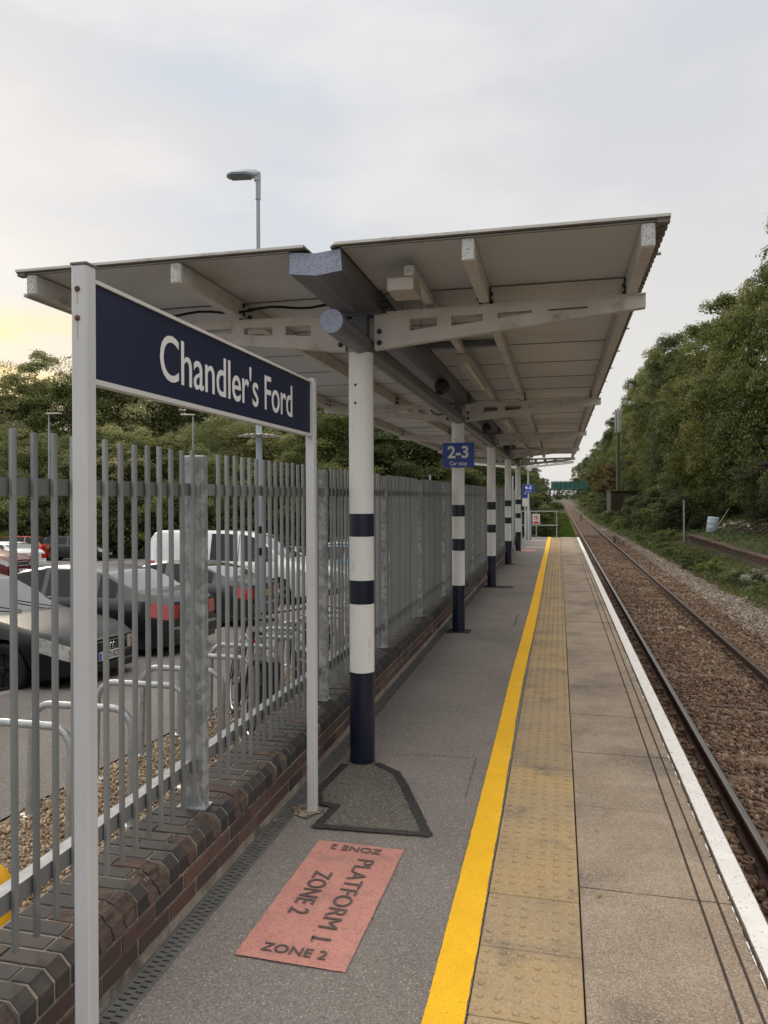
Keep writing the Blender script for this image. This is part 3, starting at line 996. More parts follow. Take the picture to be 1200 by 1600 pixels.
# ------------------------------------------------------------------ palisade fence
fence = empty('palisade_fence')
tag(fence, 'tall galvanised steel fence of close upright bars on the low brick wall', 'fence')
FX = -1.68
pb = MB()
prof = [(-0.0105, -0.004), (-0.006, -0.0105), (0.006, -0.0105), (0.0105, -0.004), (0.0105, 0.005), (0.006, 0.010), (-0.006, 0.010), (-0.0105, 0.005)]
vs = []
for zz, s_ in ((0.338, 1), (1.992, 1), (1.997, 0.8)):
    vs += [(p[0] * s_, p[1] * s_, zz) for p in prof]
fs = [tuple(range(7, -1, -1)), tuple(range(16, 24))]
for r_ in range(2):
    for q in range(8):
        fs.append((r_ * 8 + q, r_ * 8 + (q + 1) % 8, r_ * 8 + 8 + (q + 1) % 8, r_ * 8 + 8 + q))
pb.add(vs, fs)
pme = pb.mesh('pale', pale_m, 40)
posts_y = [1.33 + 1.9 * i for i in range(16)]
for bi, py in enumerate(posts_y[:-1]):
    for j in range(17):
        y = py + (0.276 if bi == 0 else 0.211) + 0.0975 * j
        link('pale', pme, fence, Matrix.Translation((FX + random.uniform(-.0015, .0015), y, random.uniform(-.004, .004))) @ Matrix.Rotation(random.uniform(-.0015, .0015), 4, 'X'))
fp = MB()
# galvanised post, broad face towards the camera
fp.cbox(-0.061, 0.061, -0.027, 0.027, 0.29, 1.98, 0.007)
fp.box(-0.075, 0.070, -0.045, 0.045, 0.2985, 0.306)
fpm = fp.mesh('fence_post', galv)
for py in posts_y:
    link('fence_post', fpm, fence, loc=(-1.702, py - 0.005, 0))
for bi, py in enumerate(posts_y[:-1]):
    for nm, za, zb_, top in (('top_rail', 1.787, 1.845, False), ('bottom_rail', 0.475, 0.535, True)):
        rb = MB()
        ya, yb = py + (-0.0 if nm == 'top_rail' else 0.03), py + 1.9 - (0.0 if nm == 'top_rail' else 0.01)
        rb.box(-1.6975, -1.6915, ya, yb, za, zb_ - 0.006)
        rb.box(-1.745, -1.6915, ya, yb, zb_ - 0.006, zb_)
        rb.build(nm, [pale_m if nm == 'top_rail' else pale_m, galv_light][:1] + [galv_light], fence)
        o = bpy.context.scene.objects[-1] if False else None
    rb = MB()
    rb.box(-1.745, -1.6915, py + 0.03, py + 1.89, 0.5352, 0.5372)
    rb.build('rail_flange', galv_light, fence)

# ------------------------------------------------------------------ station name sign
SX = -1.363
sg = empty('station_name_sign', (SX, 3.96, 0))
tag(sg, 'dark blue station name board on two pale grey posts in front of the fence', 'sign')


def square_post(b, cx, cy, hw, z0, z1, c=0.006):
    b.cbox(cx - hw, cx + hw, cy - hw, cy + hw, z0, z1, c)


for dy, ztop, nm in ((0.0, 2.44, 'far'), (-2.05, 2.462, 'near')):
    b = MB()
    hw = 0.026
    b.cbox(-hw, hw, dy - hw + .003, dy + hw, 0.0, ztop, 0.005)
    po = b.build('post', post_paint, sg)
    for zz in (2.39, 2.305) if nm == 'near' else (2.35, 2.2):
        b = MB()
        b.lathe([(0.0085, 0), (0.0085, 0.003), (0.006, 0.006)], 12, Matrix.Translation((-0.003, dy - hw + .003, zz)) @ Matrix.Rotation(R(90), 4, 'X'))
        b.build('bolt', rust, po)
    if nm == 'near':
        for zz, l_ in ((2.382, 0.035), (2.297, 0.055)):
            b = MB()
            b.box(-0.0050, -0.0015, dy - hw + 0.0022, dy - hw + 0.0032, zz - l_, zz)
            b.build('rust_streak', rust_run, po)
    b = MB()
    b.box(-hw - .001, hw + .001, dy - hw + .002, dy + hw + .001, ztop, ztop + 0.006)
    b.build('cap', roof_top if nm == 'near' else post_paint, po)
# board, frame
b = MB()
y0, y1, zb0, zb1 = -2.02, -0.030, 2.118, 2.432
b.box(-0.008, 0.010, y0 + .002, y1 - .002, zb0 + .004, zb1 - .004)
bd = b.build('board', navy, sg)
b = MB()
for (ya, yb, za, zb_) in ((y0, y1, zb1 - 0.012, zb1), (y0, y1, zb0, zb0 + 0.016), (y1 - 0.014, y1, zb0 + .016, zb1 - .012), (y0, y0 + .003, zb0 + .016, zb1 - .012)):
    b.box(-0.016, 0.018, ya, yb, za, zb_)
b.build('frame', frame_white, sg)
Mx = Matrix.Translation((0.0107, -0.985, 2.279)) @ Matrix(((0, 0, 1, 0), (1, 0, 0, 0), (0, 1, 0, 0), (0, 0, 0, 1)))
text('lettering', "Chandler's Ford", 0.205, letter_white, bd, Mx, 0.0004, bold=0.0012, spacing=0.98, fit=(1.31, 0.172))

# ------------------------------------------------------------------ canopy
can = empty('platform_canopy', (COLX, COLY[0], 0))
tag(can, 'flat steel platform canopy with central gutter on striped columns', 'canopy')


def Lc(x, y, z_=0):   # world -> canopy local
    return (x - COLX, y - COLY[0], z_)


def cl(b, name, m, parent=None, smooth=None):
    """build a mesh given in world coordinates under the canopy"""
    b.v = [(v[0] - COLX, v[1] - COLY[0], v[2]) for v in b.v]
    return b.build(name, m, parent or can, smooth)


YF, YB = 3.85, 24.55
b = MB()
b.lathe([(COLR, 0.0), (COLR, 2.74)], 40)
cme = b.mesh('support_column', col_white, 40)
bands = []
for za, zb_ in ((1.514, 1.666), (1.065, 1.222), (0.0, 0.609)):
    b = MB()
    b.lathe([(COLR + 0.0015, za), (COLR + 0.0015, zb_)], 40)
    bands.append(b.mesh('navy_band', col_navy, 40))
cbms = []
for zz in (2.40, 2.52):
    cb = MB()
    cb.lathe([(0.009, 0), (0.009, 0.004), (0.004, 0.007)], 10, Matrix.Translation((-0.018, -COLR + .002, zz)) @ Matrix.Rotation(R(90), 4, 'X'))
    cbms.append(cb.mesh('bolt', dark_metal))
for cy in COLY:
    c_ = link('support_column', cme, can, loc=(0, cy - COLY[0], 0))
    for q in bands:
        link('navy_band', q, c_)
    for q in cbms:
        link('bolt', q, c_)

# tubular beam
b = MB()
b.tube([(-1.278, 4.08, 2.797), (-1.278, YB + 0.1, 2.797)], 0.0705, 32)
cl(b, 'tube_beam', gutter_m, smooth=40)
b = MB()
b.lathe([(0.0705, 0), (0.0705, 0.004), (0.067, 0.006)], 32, Matrix.Translation((-1.278, 4.08, 2.797)) @ Matrix.Rotation(R(90), 4, 'X'))
b.box(-1.282, -1.276, 4.068, 4.074, 2.845, 2.852)
cl(b, 'beam_end_plate', gutter_end)
# gutter
gp = [(-1.452, 3.137), (-1.455, 3.018), (-1.298, 3.000), (-1.150, 3.018), (-1.158, 3.137), (-1.30, 3.123)]
segs = [(YF + 0.02, COLY[0] - 0.06)] + [(COLY[i] + 0.06, COLY[i + 1] - 0.06) for i in range(4)]
for a, c in segs:
    b = MB()
    b.prism(gp, (a, c))
    gu = cl(b, 'gutter', gutter_m)
    b = MB()
    b.prism([(p[0] * 1.0, p[1]) for p in gp], (a - 0.004, a - 0.0005))
    cl(b, 'gutter_stop_end', gutter_end if a < 5 else gutter_m)
for cy in COLY:
    b = MB()
    b.box(-1.475, -1.135, cy - 0.06, cy - 0.045, 2.985, 3.145)
    b.box(-1.475, -1.135, cy + 0.045, cy + 0.06, 2.985, 3.145)
    b.box(-1.34, -1.24, cy - 0.045, cy + 0.045, 2.86, 3.13)
    cl(b, 'column_head', gutter_m)
b = MB()
for cy in COLY:
    for xx in (-1.128, -1.482):
        for zz in (3.02, 3.06, 3.10):
            for yy in (cy - 0.075, cy + 0.06):
                b.lathe([(0.010, 0), (0.010, 0.022)], 6, Matrix.Translation((xx, yy + 0.018, zz)) @ Matrix.Rotation(R(90), 4, 'X'))
cl(b, 'flange_bolts', dark_metal)['kind'] = 'stuff'

# cantilever arms (tapered, with slots)
def arm_mesh(s_, tip):
    b = MB()
    xa = COLX + s_ * 0.10
    L_ = abs(tip - xa)

    def top(t):
        return 2.992 + 0.018 * t

    def bot(t):
        return 2.757 + 0.176 * t

    def P2(t, zz):
        return (xa + s_ * L_ * t, zz)
    y0, y1 = -0.030, 0.030

    def quad(t0, t1, f0, f1):
        p = [P2(t0, f0(t0)), P2(t1, f0(t1)), P2(t1, f1(t1)), P2(t0, f1(t0))]
        if s_ < 0:
            p = p[::-1]
        b.prism(p[::-1] if False else p, (y0, y1))
    slots = [(0.14, 0.245), (0.30, 0.42), (0.475, 0.60), (0.66, 0.80)]
    hi = lambda t: top(t) - 0.048
    lo = lambda t: min(bot(t) + 0.075, top(t) - 0.055) if t > .28 else bot(t) + 0.088
    # solid bits
    prev = 0.0
    for a, c in slots:
        quad(prev, a, bot, top)
        quad(a, c, hi, top)
        quad(a, c, bot, lambda t, l=lo: min(l(t), hi(t) - 0.012))
        prev = c
    quad(prev, 1.0, bot, top)
    # top flange
    p = [P2(0.05, top(0.05)), P2(1, top(1)), P2(1, top(1) + 0.006), P2(0.05, top(0.05) + 0.006)]
    b.prism(p, (y0 - 0.022, y1 + 0.022))
    return b


arm_r = arm_mesh(1, 0.521)
arm_l = arm_mesh(-1, -3.13)
arm_r.v = [(v[0] - COLX, v[1], v[2]) for v in arm_r.v]
arm_l.v = [(v[0] - COLX, v[1], v[2]) for v in arm_l.v]
import bmesh


def fixn(me):
    bm = bmesh.new()
    bm.from_mesh(me)
    bmesh.ops.recalc_face_normals(bm, faces=bm.faces)
    bm.to_mesh(me)
    bm.free()
    return me


armR = fixn(arm_r.mesh('cantilever_arm', canopy_steel))
armL = fixn(arm_l.mesh('cantilever_arm', canopy_steel))
bbms, bbmsL = [], []
for zz in (2.80, 2.875):
    bb = MB()
    bb.lathe([(0.018, 0), (0.018, 0.004), (0.013, 0.006), (0.012, 0.016), (0.008, 0.019)], 12, Matrix.Translation((0.135, -0.030, zz)) @ Matrix.Rotation(R(90), 4, 'X'))
    bbms.append(bb.mesh('bolt', dark_metal))
for zz in (2.80, 2.875):
    bbL = MB()
    bbL.lathe([(0.018, 0), (0.018, 0.004), (0.013, 0.006), (0.012, 0.016), (0.008, 0.019)], 12, Matrix.Translation((-0.135, -0.030, zz)) @ Matrix.Rotation(R(90), 4, 'X'))
    bbmsL.append(bbL.mesh('bolt', dark_metal))
for cy in COLY + [COLY[-1] + 2.6]:
    a_ = link('cantilever_arm', armR, can, loc=(0, cy - COLY[0], 0))
    for q in bbms:
        link('bolt', q, a_)
    a_ = link('cantilever_arm', armL, can, loc=(0, cy - COLY[0], 0))
    for q in bbmsL:
        link('bolt', q, a_)

# purlins: one length per bay, light painted box sections with grey ends
def purlin(x, w_, y0, y1, z0, z1, m=canopy_steel, end=True):
    b = MB()
    b.cbox(x - w_ / 2, x + w_ / 2, y0, y1, z0, z1, 0.006)
    p = cl(b, 'purlin', m)
    if end:
        b = MB()
        b.box(x - w_ / 2 + .006, x + w_ / 2 - .006, y0 - 0.003, y0 - 0.0003, z0 + .006, z1 - .006)
        b.v = [(v[0] - COLX, v[1] - COLY[0], v[2]) for v in b.v]
        b.build('end_plate', steel_end, p)
    return p


px = [0.437, -0.460, -2.150, -3.115]
ybays = [YF + 0.01] + [c_ for c_ in COLY]
for x in px:
    for i in range(5):
        ya = ybays[i] + (0.05 if i else 0)
        yb = ybays[i + 1] - 0.05
        purlin(x, 0.066, ya, yb, 3.015, 3.135, end=(i == 0))
b = MB()
for x in px:
    for cy in COLY:
        for yy in (cy - 0.065, cy + 0.05):
            for sx_ in (-1, 1):
                b.box(x + sx_ * 0.034 - 0.012, x + sx_ * 0.034 + 0.012, yy, yy + 0.018, 3.03, 3.06)
                b.box(x + sx_ * 0.034 - 0.012, x + sx_ * 0.034 + 0.012, yy, yy + 0.018, 3.085, 3.11)
cl(b, 'cleat_bolts', dark_metal)['kind'] = 'stuff'
# trunking for lights and cross conduit
for i in range(5):
    purlin(-0.820, 0.058, ybays[i] + 0.22 if i == 0 else ybays[i] + 0.05, ybays[i + 1] - 0.05, 3.03, 3.088, end=(i == 0))
b = MB()
for cy in COLY[:4]:
    b.box(-1.12, -0.50, cy + 1.62, cy + 1.70, 3.085, 3.125)
cl(b, 'cross_conduit', gutter_m)
# soffit panels
PW = 0.945
pan = {}
for side, xa, xb in (('r', -1.150, 0.500), ('l', -3.175, -1.455)):
    b = MB()
    b.cbox(xa - COLX, xb - COLX, 0.004, PW - 0.006, 3.1372, 3.146, 0.003)
    b.box(xa - COLX, xb - COLX, -0.004, 0.009, 3.1335, 3.1371, 1)
    pan[side] = b.mesh('soffit_panel', [roof_under, roof_top])
npan = int((YB - YF) / PW)
for i in range(npan):
    for side in 'rl':
        link('soffit_panel', pan[side], can, loc=(0, YF + 0.01 + i * PW - COLY[0], random.uniform(0, .0015)))
# dark sheet behind the panel joints and the weathered top sheet
for xa, xb in ((-1.185, 0.54), (-3.21, -1.365)):
    b = MB()
    b.box(xa, xb, YF - 0.004, YB, 3.1472, 3.163)
    cl(b, 'roof_sheet', roof_top)
    b = MB()
    b.box(xa, xb, YF - 0.012, YF - 0.0045, 3.152, 3.166)
    cl(b, 'edge_flashing', canopy_steel)
# flashings beside the gutter
b = MB()
b.prism([(-1.37, 3.163), (-1.365, 3.169), (-1.335, 3.140), (-1.345, 3.136)], (YF - 0.004, YB))
b.prism([(-1.21, 3.136), (-1.21, 3.148), (-1.183, 3.163), (-1.18, 3.15)], (YF - 0.004, YB))
cl(b, 'gutter_flashing', roof_top)
# ribbed edge of the sheet beyond the outer purlins, with drip clips
b = MB()
nr = int((YB - YF) / 0.09)
for i in range(nr):
    y = YF + i * 0.09
    b.box(0.478, 0.538, y, y + 0.045, 3.128, 3.1465)
    b.box(-3.205, -3.152, y, y + 0.045, 3.128, 3.1465)
cl(b, 'sheet_ribs', roof_top)['kind'] = 'stuff'
b = MB()
for i in range(npan):
    b.box(0.536, 0.560, YF + 0.5 + i * PW, YF + 0.53 + i * PW, 3.128, 3.136)
cl(b, 'drip_clips', steel_end)
b = MB()
b.box(-3.16, -3.15, YF, YB, 3.0, 3.02)
cl(b, 'edge_strip', steel_end)

# light fittings under the trunking
lf = []
for n_, (ya, yb) in enumerate([(COLY[i] + 1.65, COLY[i] + 3.35) for i in range(4)]):
    t = empty('strip_light', (-0.82, (ya + yb) / 2, 3.0))
    nth = ['nearest to', 'second along from', 'third along from', 'last and smallest away from'][n_]
    tag(t, f'unlit fluorescent strip light under the canopy, {nth} the name board', 'strip light', 'strip lights under the canopy')
    hl = (yb - ya) / 2
    b = MB()
    b.cbox(-0.065, 0.065, -hl, hl, -0.015, 0.029, 0.008)
    b.build('housing', light_body, t)
    b = MB()
    pr = [(-0.055, -0.0155), (-0.045, -0.052), (-0.02, -0.064), (0.02, -0.064), (0.045, -0.052), (0.055, -0.0155)]
    b.prism(pr, (-hl + 0.01, hl - 0.01))
    fixn(b.build('diffuser', light_body, t).data)
t = empty('junction_box', (-0.875, 4.17, 3.0))
tag(t, 'cream metal junction box on the trunking at the front of the canopy', 'junction box')
b = MB()
b.cbox(-0.078, 0.078, -0.07, 0.16, -0.045, 0.029, 0.005)
b.build('casing', light_body, t)
t = empty('conduit_box', (-0.845, 4.0, 3.0))
b = MB()
b.cbox(-0.004, 0.003, 0, 0.01, 0, 0.001, 0.0001)
bpy.data.objects.remove(t)
# camera box under the first arm
t = empty('camera_box', (-1.0, 5.05, 2.88))
tag(t, 'flat dark box hanging by wires behind the first canopy arm', 'box')
b = MB()
b.cbox(-0.14, 0.14, -0.12, 0.14, 0.0, 0.03, 0.006)
b.build('casing', gutter_m, t)
for p_, q_ in (((-0.06, 0, 0.03), (-0.065, 0, 0.255)), ((0.06, 0.05, 0.03), (0.065, 0.05, 0.255))):
    b = MB()
    b.tube([p_, q_], 0.0022, 6)
    b.build('wire', black, t)
# loudspeakers on the tube beam
for n_, cy in enumerate(COLY[:4]):
    t = empty('loudspeaker', (-1.19, cy + 2.9, 2.93))
    tag(t, 'round dark loudspeaker over the tube beam ' + ['between the first and second columns', 'between the second and third columns', 'between the third and fourth columns', 'between the fourth and fifth columns'][n_], 'loudspeaker', 'loudspeakers along the canopy')
    b = MB()
    b.lathe([(0.02, 0.09), (0.07, 0.06), (0.085, 0.0), (0.082, -0.02)], 20, Matrix.Rotation(R(75), 4, 'X'))
    b.build('horn', dark_metal, t, 40)
    b = MB()
    b.box(-0.02, 0.02, 0.0, 0.03, -0.07, 0.19)
    b.build('bracket', dark_metal, t)
# cables along the left soffit and sagging cables at the arms
t = MB()
pts = [(-3.05 + i * 0.09, 4.66, 3.05 + 0.012 * math.sin(i * 1.1)) for i in range(19)]
t.tube(pts, 0.009, 6)
o = t.build('cable', black)
tag(o, 'black cable running under the left side of the canopy to the first column', 'cable')
t = MB()
cy = COLY[1]
t.tube([(-1.46 - 0.10 * math.cos(a) - .08, cy - 0.05, 2.93 + -0.075 * math.sin(a)) for a in [i * math.pi / 10 for i in range(11)]], 0.008, 6)
o = t.build('cable', black)
tag(o, 'short black cable loop hanging at the second column under the canopy', 'cable')

# car stop sign on the second column
t = empty('car_stop_sign', (-1.29, COLY[1] - 0.14, 0))
tag(t, 'blue car stop sign reading 2-3 on the second striped column', 'sign')
b = MB()
b.cbox(-0.185, 0.23, -0.012, 0.0, 2.155, 2.475, 0.004)
pl = b.build('panel', signblue, t)
Mf = lambda x, z_: Matrix.Translation((x, -0.0128, z_)) @ Matrix.Rotation(R(90), 4, 'X')
text('lettering', '2-3', 0.215, letter_white, pl, Mf(0.022, 2.345), 0.0004, bold=0.006)
text('lettering', 'Car stop', 0.075, letter_white, pl, Mf(0.022, 2.205), 0.0004, bold=0.001, sx=0.85)
b = MB()
b.box(-0.03, 0.03, 0.0, 0.06, 2.25, 2.28)
b.box(-0.03, 0.03, 0.0, 0.06, 2.38, 2.41)
b.build('bracket', dark_metal, t)

# ------------------------------------------------------------------ track
track = empty('railway_track')
tag(track, 'single rusty railway track on brown ballast beside the platform', 'railway track')
RXs = (1.520, 3.025)
RT = -0.915
rprof = [(-0.07, -0.159), (0.07, -0.159), (0.07, -0.149), (0.012, -0.132), (0.009, -0.05), (0.034, -0.036), (0.036, -0.010), (0.030, -0.001), (-0.030, -0.001), (-0.036, -0.010), (-0.034, -0.036), (-0.009, -0.05), (-0.012, -0.132), (-0.07, -0.149)]
for rx in RXs:
    b = MB()
    for (ya, yb) in ((-4, 18), (18, 60), (60, 160), (160, 520)):
        b.prism([(rx + p[0], RT + p[1]) for p in rprof][::-1], (ya, yb - 0.004))
    r_ = b.build('rail', rail_side, track)
    fixn(r_.data)
    b = MB()
    b.prism([(rx - 0.024, RT - 0.0008), (rx + 0.026, RT - 0.0008), (rx + 0.022, RT + 0.0008), (rx - 0.018, RT + 0.0008)][::-1], (-4, 520))
    fixn(b.build('running_surface', rail_head, r_).data)
sb = MB()
sb.cbox(-1.25, 1.25, -0.125, 0.125, -0.16, 0.0, 0.02)
sme = sb.mesh('sleeper', sleeper_m)
cb = MB()
pts = []
for i in range(15):
    a = -0.4 + i * (1.75 * math.pi) / 14
    pts.append((0.022 * math.cos(a) + 0.0, 0.026 * math.sin(a), 0.020 + 0.010 * math.sin(a * 0.5)))
pts += [(-0.035, 0.0 - 0.01, 0.018), (-0.06, -0.012, 0.014)]
pts = [(p[0] * 2.0, p[1] * 1.85, p[2] * 1.4 + 0.040) for p in pts[:15]] + [(-0.045, -0.012, 0.055), (-0.075, -0.014, 0.030)]
cb.tube(pts, 0.0115, 8)
cb.box(-0.045, 0.015, -0.032, 0.032, -0.015, 0.022)
clip = cb.mesh('rail_clip', mat('clip_rust', (0.12, 0.070, 0.045), (0.17, 0.105, 0.07), rough=0.8, scale=30))
for i in range(230):
    y = 2.2 + i * 0.65
    rotz = random.uniform(-.01, .01)
    s_ = link('sleeper', sme, track, Matrix.Translation((2.27, y, -1.090 + random.uniform(-.006, .006))) @ Matrix.Rotation(rotz, 4, 'Z'))
    if y < 24:
        for rx in RXs:
            for sgn in (-1, 1):
                link('rail_clip', clip, s_, Matrix.Translation((rx - 2.27 + sgn * 0.128, sgn * 0.01, 0.010)) @ Matrix.Rotation(0 if sgn > 0 else math.pi, 4, 'Z'))
# two old timber/steel cross members seen between the rails
for y in (9.95, 10.75):
    b = MB()
    b.cbox(-0.70, 0.70, -0.045, 0.045, -0.05, 0.022, 0.006)
    link('steel_tie', b.mesh('steel_tie', rail_side), track, Matrix.Translation((2.27, y, -1.088)) @ Matrix.Rotation(-0.02, 4, 'Z'))

# ballast stones
t_ = (1 + 5 ** 0.5) / 2
ico = np.array([(-1, t_, 0), (1, t_, 0), (-1, -t_, 0), (1, -t_, 0), (0, -1, t_), (0, 1, t_), (0, -1, -t_), (0, 1, -t_), (t_, 0, -1), (t_, 0, 1), (-t_, 0, -1), (-t_, 0, 1)], dtype=np.float32) / math.hypot(1, t_)
icoF = np.array([(0, 11, 5), (0, 5, 1), (0, 1, 7), (0, 7, 10), (0, 10, 11), (1, 5, 9), (5, 11, 4), (11, 10, 2), (10, 7, 6), (7, 1, 8), (3, 9, 4), (3, 4, 2), (3, 2, 6), (3, 6, 8), (3, 8, 9), (4, 9, 5), (2, 4, 11), (6, 2, 10), (8, 6, 7), (9, 8, 1)], dtype=np.int32)
octa = np.array([(1, 0, 0), (-1, 0, 0), (0, 1, 0), (0, -1, 0), (0, 0, 1), (0, 0, -1)], dtype=np.float32)
octF = np.array([(0, 2, 4), (2, 1, 4), (1, 3, 4), (3, 0, 4), (2, 0, 5), (1, 2, 5), (3, 1, 5), (0, 3, 5)], dtype=np.int32)


def rotmats(n):
    q = rng.normal(size=(n, 4))
    q /= np.linalg.norm(q, axis=1)[:, None]
    w_, x, y, z_ = q.T
    return np.stack([1 - 2 * (y * y + z_ * z_), 2 * (x * y - z_ * w_), 2 * (x * z_ + y * w_), 2 * (x * y + z_ * w_), 1 - 2 * (x * x + z_ * z_), 2 * (y * z_ - x * w_),
                     2 * (x * z_ - y * w_), 2 * (y * z_ + x * w_), 1 - 2 * (x * x + y * y)], axis=1).reshape(n, 3, 3)


def stones(name, P, size, m, base=ico, FF=icoF, flat=0.7):
    n = len(P)
    nv = len(base)
    sc_ = (size * np.exp(rng.normal(0, 0.28, n)))[:, None, None]
    V = base[None] * (1 + rng.normal(0, 0.16, (n, nv, 1))) * rng.uniform((0.75, 0.6, flat * 0.75), (1.3, 1.05, flat * 1.1), (n, 1, 3)) * sc_
    V = np.einsum('nij,nkj->nki', rotmats(n), V) + P[:, None, :]
    Fc = FF[None] + (np.arange(n) * nv)[:, None, None]
    sh = np.repeat(rng.uniform(0, 1, n) ** 1.2, nv)
    return npmesh(name, V.reshape(-1, 3), Fc.reshape(-1, 3), m, sh)


def balz(P):
    return np.array([bal_h(x, y) for x, y in P])


def keep_off(P):
    x = P[:, 0]
    y = P[:, 1]
    k_ = np.ones(len(P), bool)
    for rx in RXs:
        k_ &= np.abs(x - rx) > 0.078
    # sleepers: thin out on top of them
    ph = np.abs(((y - 2.2 + 0.325) % 0.65) - 0.325)
    on = (ph < 0.12) & (np.abs(x - 2.27) < 1.24)
    near = np.minimum(np.abs(x - RXs[0]), np.abs(x - RXs[1]))
    k_ &= ~(on & (near < 0.17) & (rng.uniform(0, 1, len(P)) < 0.8))
    return k_


def scatter(n, x0, x1, y0, y1, pw=1.0):
    u = rng.uniform(0, 1, n) ** pw
    return np.stack([rng.uniform(x0, x1, n), y0 + (y1 - y0) * u], axis=1)


bal = MB()
P2 = scatter(27000, 0.86, 3.9, 3.4, 13.5, 1.25)
P2 = P2[keep_off(P2)]
zz = balz(P2) + rng.uniform(-0.006, 0.022, len(P2))
o = link('ballast', stones('ballast', np.column_stack([P2, zz]), 0.026, ballast_m))
tag(o, 'rusty brown ballast stones filling the track bed', 'ballast', kind='stuff')
P2 = scatter(34000, 0.86, 3.9, 13.5, 55, 1.7)
P2 = P2[keep_off(P2)]
zz = balz(P2) + rng.uniform(-0.006, 0.024, len(P2))
o = link('ballast', stones('ballast', np.column_stack([P2, zz]), 0.034, ballast_m, octa, octF, 0.8))
tag(o, 'rusty brown ballast stones further along the track bed', 'ballast', kind='stuff')
P2 = scatter(30000, 3.9, 5.4, 9.5, 60, 1.6)
zz = balz(P2) + rng.uniform(-0.006, 0.024, len(P2))
o = link('ballast', stones('ballast', np.column_stack([P2, zz]), 0.033, ballast_grey, octa, octF, 0.8))
tag(o, 'greyer loose ballast stones on the shoulder beyond the far rail', 'ballast', kind='stuff')

# shingle between wall and path
P2 = scatter(26000, -3.60, -1.92, 2.2, 11, 1.2)
zz = np.array([G(y) for y in P2[:, 1]]) + rng.uniform(-0.012, 0.006, len(P2))
o = link('shingle', stones('shingle', np.column_stack([P2, zz]), 0.0135, gravel_m, octa, octF, 0.8))
tag(o, 'golden brown shingle strip between the wall and the car park path', 'shingle', kind='stuff')


# ------------------------------------------------------------------ vegetation
def leaves(P, Nn, size, wid=0.55, droop=0.25):
    """folded rhombus leaves at points P with facing normals Nn -> verts, faces"""
    n = len(P)
    Nn = Nn + rng.normal(0, 0.55, (n, 3))
    Nn /= np.linalg.norm(Nn, axis=1)[:, None] + 1e-6
    a = rng.normal(size=(n, 3))
    a[:, 2] -= droop
    u = a - (a * Nn).sum(1)[:, None] * Nn
    u /= np.linalg.norm(u, axis=1)[:, None] + 1e-6
    v = np.cross(Nn, u)
    L = (size * rng.uniform(0.6, 1.3, n))[:, None]
    W = L * wid
    V = np.stack([P - u * L * 0.5, P + v * W * 0.5 + Nn * L * 0.06, P + u * L * 0.5 - Nn * L * 0.10, P - v * W * 0.5 + Nn * L * 0.06], axis=1)
    Fc = (np.arange(n) * 4)[:, None] + np.arange(4)[None]
    return V.reshape(-1, 3), Fc


